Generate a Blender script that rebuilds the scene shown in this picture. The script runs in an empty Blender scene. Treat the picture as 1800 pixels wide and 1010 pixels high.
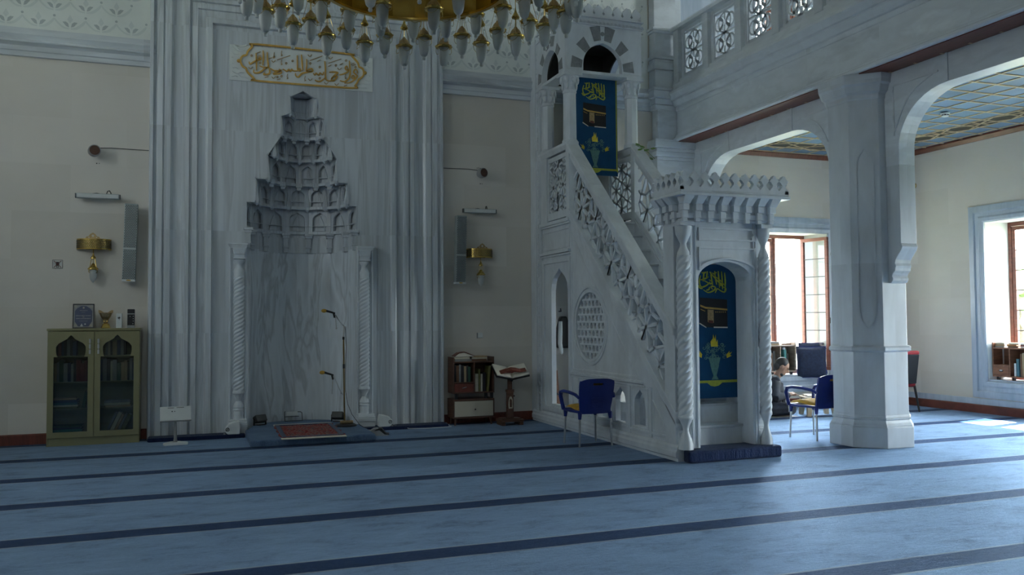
import bpy, bmesh, math, random
from mathutils import Vector, Matrix
from mathutils.geometry import tessellate_polygon
random.seed(7)
PI = math.pi
S = bpy.context.scene
COL = S.collection

# ------------------------------------------------------------------ camera, world, sun, exposure
cam = bpy.data.cameras.new('camera'); camo = bpy.data.objects.new('camera', cam); COL.objects.link(camo)
cam.sensor_fit = 'HORIZONTAL'; cam.sensor_width = 36.0; cam.lens = 30.0; cam.clip_start = 0.05; cam.clip_end = 200
_y, _p, _r = math.radians(20.242), math.radians(2.170), math.radians(-0.4014)
_f = Vector((math.sin(_y)*math.cos(_p), math.cos(_y)*math.cos(_p), math.sin(_p)))
_rt = Vector((math.cos(_y), -math.sin(_y), 0)); _up = _rt.cross(_f)
_r2 = _rt*math.cos(_r) + _up*math.sin(_r); _u2 = -_rt*math.sin(_r) + _up*math.cos(_r)
camo.matrix_world = Matrix(((_r2.x, _u2.x, -_f.x, 0), (_r2.y, _u2.y, -_f.y, 0), (_r2.z, _u2.z, -_f.z, 1.55), (0, 0, 0, 1)))
S.camera = camo
S.view_settings.view_transform = 'Standard'; S.view_settings.look = 'None'; S.view_settings.gamma = 1
S.view_settings.use_curve_mapping = False
S.view_settings.exposure = 1.85
W = bpy.data.worlds.new('sky'); S.world = W; W.use_nodes = True
_wt = W.node_tree; _bg = _wt.nodes['Background']; _bg.inputs[0].default_value = (0.88, 0.95, 1.0, 1)
_tc = _wt.nodes.new('ShaderNodeTexCoord'); _sx = _wt.nodes.new('ShaderNodeSeparateXYZ'); _wt.links.new(_tc.outputs['Generated'], _sx.inputs[0])
_m1 = _wt.nodes.new('ShaderNodeMath'); _m1.operation = 'MULTIPLY_ADD'; _wt.links.new(_sx.outputs[0], _m1.inputs[0]); _m1.inputs[1].default_value = .5; _m1.inputs[2].default_value = .5
_m2 = _wt.nodes.new('ShaderNodeMath'); _m2.operation = 'POWER'; _wt.links.new(_m1.outputs[0], _m2.inputs[0]); _m2.inputs[1].default_value = 1.6
_m3 = _wt.nodes.new('ShaderNodeMath'); _m3.operation = 'MULTIPLY_ADD'; _wt.links.new(_m2.outputs[0], _m3.inputs[0]); _m3.inputs[1].default_value = 16.0; _m3.inputs[2].default_value = 2.0
_wt.links.new(_m3.outputs[0], _bg.inputs[1])            # the sky is brighter on the sun's side
_sun = bpy.data.lights.new('sun', 'SUN'); _sun.energy = 22.0; _sun.angle = 0.009; _sun.color = (1.0, 0.95, 0.87)
_so = bpy.data.objects.new('sun', _sun); COL.objects.link(_so)
_so.rotation_euler = Vector((-0.50, -0.10, -0.86)).to_track_quat('-Z', 'Y').to_euler()
def portal(loc, rot, sx, sy):
    l = bpy.data.lights.new('window_daylight_portal', 'AREA'); l.shape = 'RECTANGLE'; l.size = sx; l.size_y = sy; l.cycles.is_portal = True
    o = bpy.data.objects.new('window_daylight_portal', l); COL.objects.link(o); o.location = loc; o.rotation_euler = rot

# ------------------------------------------------------------------ key sizes (metres)
WY = 12.45            # qibla wall face
RX = 11.85            # right wall face
WT = 0.5              # wall thickness
AX = 1.395            # mihrab axis
MX = 4.91             # minbar left face
BX = 7.42             # balcony front
CZ = 4.48             # aisle ceiling
R_WIN = [9.34, 5.4]

# ------------------------------------------------------------------ materials
MATS = {}
class NT:
    def __init__(s, name):
        m = bpy.data.materials.new(name); m.use_nodes = True; s.m = m; s.t = m.node_tree
        s.b = s.t.nodes['Principled BSDF']; s.out = s.t.nodes['Material Output']; MATS[name] = m
    def n(s, typ, **kw):
        x = s.t.nodes.new(typ)
        for k, v in kw.items():
            if k.startswith('i'): x.inputs[int(k[1:])].default_value = v
            else: setattr(x, k, v)
        return x
    def l(s, a, b): s.t.links.new(a, b)
    def coord(s, scale=(1, 1, 1), src='Object', vec=None):
        mp = s.n('ShaderNodeMapping')
        if vec is None: vec = s.n('ShaderNodeTexCoord').outputs[src]
        s.l(vec, mp.inputs[0]); mp.inputs[3].default_value = scale; return mp.outputs[0]
    def noise(s, vec, scale, detail=3, rough=.5, dist=0):
        x = s.n('ShaderNodeTexNoise'); s.l(vec, x.inputs['Vector']); x.inputs['Scale'].default_value = scale
        x.inputs['Detail'].default_value = detail; x.inputs['Roughness'].default_value = rough; x.inputs['Distortion'].default_value = dist
        return x.outputs[0]
    def ramp(s, fac, stops):
        r = s.n('ShaderNodeValToRGB'); s.l(fac, r.inputs[0]); e = r.color_ramp.elements
        while len(e) < len(stops): e.new(0.5)
        for el, (p, c) in zip(e, stops): el.position = p; el.color = (c[0], c[1], c[2], 1)
        return r.outputs[0]
    def mix(s, fac, a, b):
        x = s.n('ShaderNodeMix', data_type='RGBA')
        if hasattr(fac, 'node'): s.l(fac, x.inputs[0])
        else: x.inputs[0].default_value = fac
        for i, c in ((6, a), (7, b)):
            if hasattr(c, 'node'): s.l(c, x.inputs[i])
            else: x.inputs[i].default_value = (c[0], c[1], c[2], 1)
        return x.outputs[2]
    def math(s, op, a, b=0.0, c=0.0):
        x = s.n('ShaderNodeMath', operation=op)
        for i, v in enumerate((a, b, c)):
            if hasattr(v, 'node'): s.l(v, x.inputs[i])
            else: x.inputs[i].default_value = v
        return x.outputs[0]
    def bump(s, h, strength=.2, dist=.01):
        x = s.n('ShaderNodeBump'); x.inputs['Strength'].default_value = strength; x.inputs['Distance'].default_value = dist
        s.l(h, x.inputs['Height']); s.l(x.outputs[0], s.b.inputs['Normal'])
    def base(s, c, rough=.5, metal=0, spec=.5):
        if hasattr(c, 'node'): s.l(c, s.b.inputs['Base Color'])
        else: s.b.inputs['Base Color'].default_value = (c[0], c[1], c[2], 1)
        s.b.inputs['Roughness'].default_value = rough; s.b.inputs['Metallic'].default_value = metal
        s.b.inputs['Specular IOR Level'].default_value = spec
        return s.m
def plain(name, c, rough=.5, metal=0, var=.12, vs=9.0, spec=.5):
    t = NT(name); nz = t.noise(t.coord(), vs, 4)
    lo = [x*(1-var) for x in c]; hi = [min(1, x*(1+var)) for x in c]
    return t.base(t.ramp(nz, [(.3, lo), (.7, hi)]), rough, metal, spec)
def marble(name, stops, scale, slab=(.6, 50, 1.4), rough=.28, fine=.35, joint=0):
    t = NT(name); co = t.n('ShaderNodeTexCoord').outputs['Object']
    dv = t.n('ShaderNodeVectorMath', operation='DIVIDE'); t.l(co, dv.inputs[0]); dv.inputs[1].default_value = slab
    fl = t.n('ShaderNodeVectorMath', operation='FLOOR'); t.l(dv.outputs[0], fl.inputs[0])
    wn = t.n('ShaderNodeTexWhiteNoise'); t.l(fl.outputs[0], wn.inputs[0])
    sc = t.n('ShaderNodeVectorMath', operation='MULTIPLY_ADD'); t.l(wn.outputs['Color'], sc.inputs[0]); sc.inputs[1].default_value = (9, 9, 9)
    mp = t.coord(scale, vec=co); t.l(mp, sc.inputs[2])
    a = t.noise(sc.outputs[0], 1.0, 3, .55, .7); b = t.noise(sc.outputs[0], 4.5, 3, .6, .4)
    f = t.math('ADD', t.math('MULTIPLY', a, 1-fine), t.math('MULTIPLY', b, fine))
    wv = t.math('MULTIPLY_ADD', wn.outputs['Value'], .10, -.05)
    c = t.ramp(t.math('ADD', f, wv), stops)
    return t.base(c, rough, 0, .45)
G = lambda a, k: (a*k*.93, a*k*1.0, a*k*1.06)
M_GREY = marble('grey_veined_marble', [(.30, G(.38, 1.3)), (.42, G(.44, 1.3)), (.50, G(.50, 1.3)), (.54, G(.40, 1.3)), (.62, G(.52, 1.3)), (.75, G(.56, 1.3))], (4.2, 4.2, .2), fine=.16)
M_NICHE = marble('wavy_veined_marble', [(.33, G(.40, 1.35)), (.42, G(.52, 1.35)), (.49, G(.58, 1.35)), (.53, G(.40, 1.35)), (.57, G(.56, 1.35)), (.64, G(.44, 1.35)), (.75, G(.6, 1.35))], (3.2, 3.2, .55), slab=(.75, 50, 9), fine=.10)
M_BEAM = marble('grey_beam_marble', [(.30, G(.30, 1.75)), (.45, G(.42, 1.75)), (.55, G(.38, 1.75)), (.7, G(.50, 1.75))], (.6, .55, 1.4), slab=(50, 1.25, 50), rough=.35)
M_COL = marble('column_marble', [(.30, G(.36, 1.3)), (.5, G(.46, 1.3)), (.7, G(.54, 1.3))], (1.2, 1.2, .35), slab=(50, 50, 2.2), rough=.35)
M_WHITE = marble('white_carved_marble', [(.30, G(.46, 1.3)), (.5, G(.54, 1.3)), (.7, G(.62, 1.3))], (2.2, 2.2, 1.1), slab=(50, 50, 50), rough=.42)
M_DARKST = marble('dark_arch_stone', [(.3, G(.12, 1.4)), (.6, G(.2, 1.4)), (.8, G(.27, 1.4))], (5, 5, 5), slab=(.1, .1, .1), rough=.4)
M_TRIM = marble('blue_grey_trim_marble', [(.30, G(.34, 1.35)), (.5, G(.46, 1.35)), (.7, G(.55, 1.35))], (.5, 3, 3), slab=(1.9, 50, 50), rough=.3)
M_WTRIM = marble('window_surround_marble', [(.30, (.36, .43, .52)), (.5, (.46, .53, .62)), (.7, (.55, .61, .69))], (4, 4, .6), slab=(50, 50, 50), rough=.3)

def _plaster():
    t = NT('cream_stone_plaster'); co = t.n('ShaderNodeTexCoord').outputs['Object']
    sx = t.n('ShaderNodeSeparateXYZ'); t.l(co, sx.inputs[0])
    h = t.math('ADD', sx.outputs[0], sx.outputs[1])
    cb = t.n('ShaderNodeCombineXYZ'); t.l(h, cb.inputs[0]); t.l(sx.outputs[2], cb.inputs[1])
    br = t.n('ShaderNodeTexBrick'); t.l(cb.outputs[0], br.inputs[0])
    br.inputs['Color1'].default_value = (.605, .57, .51, 1); br.inputs['Color2'].default_value = (.70, .665, .61, 1)
    br.inputs['Mortar'].default_value = (.655, .62, .56, 1); br.inputs['Scale'].default_value = 1; br.inputs['Mortar Size'].default_value = .002
    br.inputs['Brick Width'].default_value = 1.35; br.inputs['Row Height'].default_value = .62
    nz = t.noise(t.coord((1.4, 1.4, 2.2)), 1.0, 4)
    c = t.mix(.3, br.outputs[0], t.ramp(nz, [(.3, (.59, .56, .50)), (.7, (.71, .68, .62))]))
    return t.base(c, .75, 0, .25)
M_PLAST = _plaster()
M_REVEAL = plain('white_reveal_plaster', (.72, .74, .72), .7, 0, .05, 2)
M_PAPER = plain('pale_wall_lining', (.74, .78, .76), .6, 0, .04, 3)
M_PATD = plain('grey_tulip_pattern', (.44, .49, .50), .6, 0, .06, 3)
M_PATL = plain('pale_grey_pattern', (.64, .69, .68), .6, 0, .05, 3)
def _carpet(name, light, stripe, thin, stripes=True):
    t = NT(name); co = t.n('ShaderNodeTexCoord').outputs['Object']
    n1 = t.noise(t.coord((1.6, 3.2, 1), vec=co), 1.3, 5, .6, .6); n2 = t.noise(co, 55, 3, .7); n3 = t.noise(t.coord((5, 14, 1), vec=co), 1.0, 4, .7, 1.2)
    k = t.math('ADD', t.math('MULTIPLY', n1, .6), t.math('MULTIPLY', n3, .4))
    var = t.ramp(t.math('ADD', t.math('MULTIPLY', k, .8), t.math('MULTIPLY', n2, .2)), [(.36, (.55, .57, .62)), (.47, (.95, .96, 1)), (.56, (1.1, 1.1, 1.1)), (.66, (1.35, 1.32, 1.28))])
    if stripes:
        sx = t.n('ShaderNodeSeparateXYZ'); t.l(co, sx.inputs[0])
        wob = t.math('MULTIPLY_ADD', t.noise(t.coord((.7, .2, 1), vec=co), 1, 2), .05, -.025)
        y = t.math('ADD', sx.outputs[1], wob)
        ph = t.math('MODULO', t.math('ADD', t.math('SUBTRACT', y, 5.530), 134.5), 1.357)      # 0 at the near edge of a stripe
        a = t.math('LESS_THAN', ph, .272)
        e1 = t.math('LESS_THAN', t.math('ABSOLUTE', t.math('SUBTRACT', ph, .012)), .013)
        e2 = t.math('LESS_THAN', t.math('ABSOLUTE', t.math('SUBTRACT', ph, .268)), .012)
        c = t.mix(a, light, stripe); c = t.mix(t.math('MULTIPLY', t.math('MAXIMUM', e1, e2), .8), c, thin)
    else: c = light
    mu = t.n('ShaderNodeMix', data_type='RGBA', blend_type='MULTIPLY'); mu.inputs[0].default_value = 1
    if hasattr(c, 'node'): t.l(c, mu.inputs[6])
    else: mu.inputs[6].default_value = (*c, 1)
    t.l(var, mu.inputs[7])
    n4 = t.noise(t.coord((9, 30, 1), vec=co), 1.0, 5, .75, 2.0)
    t.bump(t.math('ADD', t.math('MULTIPLY', n2, .35), n4), .8, .035)
    t.base(mu.outputs[2], .6, .68, .16); t.b.inputs["Specular Tint"].default_value = (.7, .85, 1, 1)
    t.b.inputs['Sheen Weight'].default_value = .15; t.b.inputs['Sheen Roughness'].default_value = .4; t.b.inputs['Sheen Tint'].default_value = (.75, .87, 1, 1)
    return t.m
M_CARPET = _carpet('striped_blue_carpet', (.25, .37, .54), (.012, .042, .13), (.40, .46, .52))
M_CARPET2 = _carpet('blue_carpet', (.15, .235, .36), 0, 0, False)
M_NAVY = _carpet('navy_carpet', (.022, .034, .085), 0, 0, False)
M_BRASS = plain('polished_brass', (.62, .44, .13), .2, 1, .05)
M_BRASSD = plain('drum_brass', (.40, .28, .07), .16, 1, .08, 3)
M_DBRASS = plain('dark_bronze', (.20, .14, .06), .4, 1, .1)
M_ANTIQ = plain('antique_brass', (.46, .33, .17), .42, 1, .2, 60)
M_STEEL = plain('steel', (.55, .56, .57), .3, 1, .05)
M_DSTEEL = plain('dark_wire', (.05, .05, .045), .5, .6)
M_GLASSF = None
def _frost():
    t = NT('frosted_lamp_glass'); t.base((.66, .70, .69), .35, 0, .5)
    t.b.inputs['Transmission Weight'].default_value = .45; t.b.inputs['Subsurface Weight'].default_value = 0
    return t.m
M_GLASSF = _frost()
def _pane(name, tint, gl, trans):
    t = NT(name); t.t.nodes.remove(t.b)
    tr = t.n('ShaderNodeBsdfTransparent'); tr.inputs[0].default_value = (*tint, 1); g = t.n('ShaderNodeBsdfGlossy'); g.inputs[0].default_value = (.9, .95, 1, 1); g.inputs[1].default_value = .05
    mx = t.n('ShaderNodeMixShader'); mx.inputs[0].default_value = gl; t.l(tr.outputs[0], mx.inputs[1]); t.l(g.outputs[0], mx.inputs[2]); t.l(mx.outputs[0], t.out.inputs[0])
    return t.m
M_PANE = _pane('window_glass', (.96, .98, .97), .05, 1)
M_DPANE = _pane('smoked_door_glass', (.70, .74, .72), .04, 1)
def _wood(name, c, rough=.35, sc=(3, 3, 22)):
    t = NT(name); nz = t.noise(t.coord(sc), 1.2, 4, .6, 1.0)
    return t.base(t.ramp(nz, [(.3, [x*.6 for x in c]), (.6, c), (.8, [x*1.25 for x in c])]), rough)
M_MAHOG = _wood('mahogany', (.17, .045, .028), .35, (22, 3, 3))
M_WFRAME = _wood('red_window_timber', (.22, .07, .045), .4)
M_WALNUT = _wood('walnut', (.11, .052, .032), .4)
M_BWOOD = _wood('brown_shelf_wood', (.26, .11, .06), .45)
M_PALEW = _wood('pale_shelf_wood', (.46, .36, .28), .5)
M_GOLDW = plain('olive_gold_lacquer', (.26, .245, .13), .3, .2, .07, 3)
M_VAULT_SHADE = plain('canopy_vault_shade', (.03, .028, .026), .6, 0, .2, 3)  # shade of the unlit canopy vault put into the colour
M_CREAMD = plain('cream_drawer_lacquer', (.40, .37, .30), .4, 0, .05, 4)
M_BLACK = plain('black_plastic', (.012, .012, .014), .4)
M_DGREY = plain('dark_grey_plastic', (.06, .065, .065), .5)
M_GREYP = plain('grey_plastic', (.28, .29, .29), .45)
M_WHITEP = plain('white_plastic', (.66, .69, .68), .4, 0, .04)
M_BLUEP = plain('blue_plastic', (.012, .028, .20), .3, 0, .08)
M_YELLOW = plain('yellow_cushion_cloth', (.55, .33, .05), .75, 0, .12, 20)
M_CREAMP = plain('cream_plastic', (.52, .42, .28), .45)
M_DENIM = plain('navy_quilted_cloth', (.02, .032, .075), .8, 0, .25, 30)
M_PAPERW = plain('paper', (.66, .63, .54), .7, 0, .05)
M_SKIN = plain('skin', (.36, .20, .13), .5, 0, .06, 14)
M_HAIR = plain('dark_grey_hair', (.02, .018, .018), .65, 0, .4, 120)
M_ROBE = plain('charcoal_robe_cloth', (.055, .06, .075), .85, 0, .2, 18)
M_RED = plain('red_cloth', (.25, .012, .02), .7)
M_SPKG = plain('speaker_grey', (.32, .36, .36), .45, .2)
M_SIGN = plain('sign_white', (.52, .53, .5), .5)
M_YG = plain('yellow_green_thread', (.46, .50, .06), .6, 0, .1, 40)
M_TEALT = plain('teal_green_thread', (.13, .30, .27), .6, 0, .15, 40)
M_GOLDY = plain('golden_yellow_thread', (.70, .56, .04), .6, 0, .1, 40)
M_BAN = plain('royal_blue_cloth', (.008, .075, .19), .65, 0, .1, 6, .3)
M_GOLDP = plain('gold_paint', (.62, .38, .09), .4, .35, .12, 20)
M_PLAQ = plain('plaque_blue', (.012, .028, .09), .35)
M_LEAF = plain('green_leaf', (.10, .20, .045), .6, 0, .4, 3)
M_CROWN = plain('pale_green_foliage', (.36, .44, .22), .7, 0, .35, 2)
M_BARK = plain('bark', (.10, .07, .05), .9, 0, .3, 8)
M_GRASS = plain('lawn', (.17, .19, .13), .9, 0, .3, 3)
M_CEILB = plain('blue_ceiling_panel', (.15, .26, .40), .5, 0, .16, 1.3)
M_CEILD = plain('dark_lattice_panel', (.05, .045, .035), .6)
M_STRIP = plain('pale_gold_strip', (.60, .48, .30), .4, 0, .08)
def _rug():
    t = NT('red_patterned_rug'); co = t.coord((1, 1, 1)); v = t.n('ShaderNodeTexVoronoi'); t.l(co, v.inputs['Vector']); v.inputs['Scale'].default_value = 26
    nz = t.noise(co, 38, 3, .7)
    c = t.ramp(t.math('ADD', t.math('MULTIPLY', v.outputs['Distance'], .55), t.math('MULTIPLY', nz, .55)), [(.22, (.03, .012, .012)), (.36, (.16, .012, .018)), (.52, (.28, .03, .03)), (.62, (.34, .22, .18)), (.75, (.05, .05, .08))])
    return t.base(c, .95, 0, .1)
M_RUG = _rug()
# ------------------------------------------------------------------ builders
def fXZ(y0): return lambda a, b, d=0.0: (a, y0 + d, b)
def fYZ(x0): return lambda a, b, d=0.0: (x0 + d, a, b)
def fXY(z0): return lambda a, b, d=0.0: (a, b, z0 + d)
class MB:
    """Collects shapes and links them as ONE mesh object. MB(root): shapes given in world metres, stored relative to root."""
    def __init__(s, root=None):
        s.v = []; s.f = []; s.o = Vector((0, 0, 0)); r = root
        while r is not None: s.o += r.location; r = r.parent
    def add(s, vs, fs, M=None):
        n = len(s.v)
        for p in vs:
            p = Vector(p)
            if M is not None: p = M @ p
            s.v.append(p - s.o)
        s.f += [tuple(i + n for i in f) for f in fs]; return s
    def box(s, x0, x1, y0, y1, z0, z1, M=None):
        return s.add([(x0, y0, z0), (x1, y0, z0), (x1, y1, z0), (x0, y1, z0), (x0, y0, z1), (x1, y0, z1), (x1, y1, z1), (x0, y1, z1)],
                     [(3, 2, 1, 0), (4, 5, 6, 7), (0, 1, 5, 4), (1, 2, 6, 5), (2, 3, 7, 6), (3, 0, 4, 7)], M)
    def cbox(s, c, sz, M=None):
        return s.box(c[0]-sz[0]/2, c[0]+sz[0]/2, c[1]-sz[1]/2, c[1]+sz[1]/2, c[2]-sz[2]/2, c[2]+sz[2]/2, M)
    def prism(s, pts, f, d0, d1, holes=(), M=None):
        loops = [list(pts)] + [list(h) for h in holes]
        flat = [p for lp in loops for p in lp]
        tris = tessellate_polygon([[Vector((p[0], p[1], 0)) for p in lp] for lp in loops])
        n = len(flat); vs = [f(p[0], p[1], d0) for p in flat] + [f(p[0], p[1], d1) for p in flat]
        fs = [tuple(t) for t in tris] + [tuple(i + n for i in reversed(t)) for t in tris]; k = 0
        for lp in loops:
            m = len(lp)
            for i in range(m):
                a, b = k + i, k + (i+1) % m; fs.append((a, b, b+n, a+n))
            k += m
        return s.add(vs, fs, M)
    def lathe(s, prof, c=(0, 0, 0), n=24, M=None, fn=None):
        vs = []; fs = []; m = len(prof)
        for j in range(n):
            t = 2*PI*j/n
            for r, z in prof:
                k = fn(t, z) if fn else 1
                vs.append((c[0] + r*k*math.cos(t), c[1] + r*k*math.sin(t), c[2] + z))
        for j in range(n):
            q = (j+1) % n
            for i in range(m-1): fs.append((j*m+i, q*m+i, q*m+i+1, j*m+i+1))
        fs.append(tuple(j*m for j in range(n))[::-1]); fs.append(tuple(j*m+m-1 for j in range(n)))
        return s.add(vs, fs, M)
    def tube(s, pts, r, n=8, M=None, flat=None):
        pts = [Vector(p) for p in pts]; m = len(pts); rs = r if isinstance(r, (list, tuple)) else [r]*m
        vs = []; fs = []; u = None
        for i, p in enumerate(pts):
            t = (pts[min(i+1, m-1)] - pts[max(i-1, 0)]).normalized()
            if u is None:
                u = t.cross(Vector((0, 0, 1)));
                if u.length < .1: u = t.cross(Vector((1, 0, 0)))
            u = (u - t*u.dot(t)).normalized(); w = t.cross(u)
            for j in range(n):
                a = 2*PI*j/n; q = u*math.cos(a)*rs[i] + w*math.sin(a)*rs[i]*(flat or 1)
                vs.append(p + q)
        for i in range(m-1):
            for j in range(n): fs.append((i*n+j, i*n+(j+1) % n, (i+1)*n+(j+1) % n, (i+1)*n+j))
        fs.append(tuple(range(n))[::-1]); fs.append(tuple((m-1)*n+j for j in range(n)))
        return s.add(vs, fs, M)
    def ball(s, c, r, n=12, m=8, M=None):
        rr = r if isinstance(r, (list, tuple)) else (r, r, r); vs = []; fs = []
        for i in range(m+1):
            a = PI*i/m
            for j in range(n):
                b = 2*PI*j/n; vs.append((c[0]+rr[0]*math.sin(a)*math.cos(b), c[1]+rr[1]*math.sin(a)*math.sin(b), c[2]+rr[2]*math.cos(a)))
        for i in range(m):
            for j in range(n): fs.append((i*n+j, i*n+(j+1) % n, (i+1)*n+(j+1) % n, (i+1)*n+j))
        return s.add(vs, fs, M)
    def bar(s, p, q, w, f, d0, d1):
        """flat bar of width w between 2D points p and q of the plane f, from depth d0 to d1"""
        dx, dy = q[0]-p[0], q[1]-p[1]; L = math.hypot(dx, dy)
        if L < 1e-5: return s
        nx, ny = -dy/L*w/2, dx/L*w/2; ex, ey = dx/L*w*.3, dy/L*w*.3
        c = [(p[0]-ex+nx, p[1]-ey+ny), (p[0]-ex-nx, p[1]-ey-ny), (q[0]+ex-nx, q[1]+ey-ny), (q[0]+ex+nx, q[1]+ey+ny)]
        return s.add([f(a, b, d0) for a, b in c] + [f(a, b, d1) for a, b in c], [(3, 2, 1, 0), (4, 5, 6, 7), (0, 1, 5, 4), (1, 2, 6, 5), (2, 3, 7, 6), (3, 0, 4, 7)])
    def stroke(s, pts, w, f, d0, d1, taper=True, sub=4):
        P = smooth2(pts, sub) if len(pts) > 2 else [pts[0], ((pts[0][0]+pts[1][0])/2, (pts[0][1]+pts[1][1])/2), pts[1]]
        n = len(P); L = []; R = []
        for i, p in enumerate(P):
            a, b = P[max(i-1, 0)], P[min(i+1, n-1)]; dx, dy = b[0]-a[0], b[1]-a[1]; l = math.hypot(dx, dy) or 1
            t = i/(n-1); k = (.45 + .55*math.sin(PI*min(1, max(0, t*.9+.05)))) if taper else 1
            k *= (.72 + .42*abs(dx*.6+dy*.8)/l) if taper else 1
            L.append((p[0]-dy/l*w/2*k, p[1]+dx/l*w/2*k)); R.append((p[0]+dy/l*w/2*k, p[1]-dx/l*w/2*k))
        vs = [f(*p, d0) for p in L] + [f(*p, d0) for p in R] + [f(*p, d1) for p in L] + [f(*p, d1) for p in R]; fs = []
        for i in range(n-1):
            fs += [(i, i+1, n+i+1, n+i), (2*n+i, 3*n+i, 3*n+i+1, 2*n+i+1), (i, 2*n+i, 2*n+i+1, i+1), (n+i, n+i+1, 3*n+i+1, 3*n+i)]
        fs += [(0, n, 3*n, 2*n), (n-1, 3*n-1, 4*n-1, 2*n-1)]
        return s.add(vs, fs)
    def extrude(s, prof, f, a0, a1):
        """closed profile [(x,z)] swept along the third axis: f(a, x, z)"""
        n = len(prof); vs = [f(a0, *p) for p in prof] + [f(a1, *p) for p in prof]
        fs = [(i, (i+1) % n, (i+1) % n + n, i+n) for i in range(n)]
        tris = tessellate_polygon([[Vector((p[0], p[1], 0)) for p in prof]])
        fs += [tuple(t) for t in tris] + [tuple(i+n for i in reversed(t)) for t in tris]
        return s.add(vs, fs)
    def build(s, name, mat, parent=None, smooth=False, bevel=0, ang=38, seg=2, recalc=True, mods=None):
        me = bpy.data.meshes.new(name); vs = [v.copy() for v in s.v]; loc = Vector((0, 0, 0))
        if parent is None and vs:
            lo = [min(v[i] for v in vs) for i in range(3)]; hi = [max(v[i] for v in vs) for i in range(3)]
            loc = Vector(((lo[0]+hi[0])/2, (lo[1]+hi[1])/2, lo[2])); vs = [v - loc for v in vs]
            loc = loc + s.o
        me.from_pydata(vs, [], s.f)
        if recalc:
            bm = bmesh.new(); bm.from_mesh(me); bmesh.ops.recalc_face_normals(bm, faces=bm.faces); bm.to_mesh(me); bm.free()
        me.materials.append(mat); o = bpy.data.objects.new(name, me); COL.objects.link(o); o.location = loc
        if parent is not None: o.parent = parent
        if smooth:
            me.polygons.foreach_set('use_smooth', [True]*len(me.polygons)); me.set_sharp_from_angle(angle=math.radians(ang))
        if bevel:
            b = o.modifiers.new('bevel', 'BEVEL'); b.width = bevel; b.segments = seg; b.limit_method = 'ANGLE'; b.angle_limit = math.radians(40)
        return o
def smooth2(P, k=4):
    out = []; n = len(P); closed = n > 3 and abs(P[0][0]-P[-1][0]) < 1e-6 and abs(P[0][1]-P[-1][1]) < 1e-6
    for i in range(n-1):
        p1, p2 = P[i], P[i+1]; p0 = P[i-1] if i else (P[-2] if closed else p1); p3 = P[i+2] if i+2 < n else (P[1] if closed else p2)
        for j in range(k):
            t = j/k; out.append(tuple(.5*((2*b) + (c-a)*t + (2*a-5*b+4*c-d)*t*t + (3*b-a-3*c+d)*t**3) for a, b, c, d in zip(p0, p1, p2, p3)))
    out.append(P[-1]); return out
def tag(o, label, cat, group=None, kind=None):
    o['label'] = label; o['category'] = cat
    if group: o['group'] = group
    if kind: o['kind'] = kind
    return o
def thing(name, label, cat, loc=(0, 0, 0), rz=0, group=None):
    o = bpy.data.objects.new(name, None); COL.objects.link(o); o.location = loc; o.rotation_euler = (0, 0, rz); o.empty_display_size = .1
    return tag(o, label, cat, group)
def struct(o, label=None, cat=None):
    o['kind'] = 'structure'
    if label: o['label'] = label; o['category'] = cat or 'structure'
    return o
def sroot(name, loc=(0, 0, 0), rz=0):
    o = bpy.data.objects.new(name, None); COL.objects.link(o); o.location = loc; o.rotation_euler = (0, 0, rz); o['kind'] = 'structure'; return o
def copy_tree(o, parent=None):
    c = o.copy(); COL.objects.link(c)
    if parent is not None: c.parent = parent
    for ch in list(o.children): copy_tree(ch, c)
    return c
def dup(o, loc, rz, label, group=None):
    c = copy_tree(o); c.location = loc; c.rotation_euler = (0, 0, rz); c['label'] = label
    if group: c['group'] = group
    return c
def arc(cx, cy, r, a0, a1, n): return [(cx + r*math.cos(a0+(a1-a0)*i/n), cy + r*math.sin(a0+(a1-a0)*i/n)) for i in range(n+1)]
def ogee(cx, z0, w, zs, za):
    """pointed-arch opening: half width w, springing zs, apex za"""
    h = za - zs; L = [(cx-w, z0), (cx-w, zs), (cx-w*.93, zs+h*.3), (cx-w*.72, zs+h*.55), (cx-w*.38, zs+h*.75), (cx-w*.14, zs+h*.88), (cx, za)]
    return L + [(2*cx-x, z) for x, z in L[-2::-1]]
def pointed(cx, w, zs, za, n=6):
    """two-centred arch curve from left springing to right springing"""
    h = za - zs; k = .30; tm = math.acos(k/(1+k)); n = 8
    L = [(cx + k*w - (1+k)*w*math.cos(tm*i/n), zs + h*math.sin(tm*i/n)/math.sin(tm)) for i in range(n+1)]
    return L + [(2*cx-x, z) for x, z in L[-2::-1]]
# --- Voronoi web: strapwork lattices
def clip_half(poly, a, b, c):
    out = []; n = len(poly)
    for i in range(n):
        p, q = poly[i], poly[(i+1) % n]; dp, dq = a*p[0]+b*p[1]-c, a*q[0]+b*q[1]-c
        if dp <= 0: out.append(p)
        if (dp < 0) != (dq < 0) and abs(dp-dq) > 1e-12:
            t = dp/(dp-dq); out.append((p[0]+(q[0]-p[0])*t, p[1]+(q[1]-p[1])*t))
    return out
def seg_clip(p, q, poly):
    """segment against a convex counter-clockwise polygon"""
    t0, t1 = 0.0, 1.0; n = len(poly)
    for i in range(n):
        a, b = poly[i], poly[(i+1) % n]; ex, ey = b[0]-a[0], b[1]-a[1]
        dp = ex*(p[1]-a[1]) - ey*(p[0]-a[0]); dq = ex*(q[1]-a[1]) - ey*(q[0]-a[0])
        if dp < 0 and dq < 0: return None
        if dp < 0: t0 = max(t0, dp/(dp-dq))
        elif dq < 0: t1 = min(t1, dp/(dp-dq))
    if t1-t0 < 1e-4: return None
    f = lambda t: (p[0]+(q[0]-p[0])*t, p[1]+(q[1]-p[1])*t)
    return f(t0), f(t1)
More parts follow.
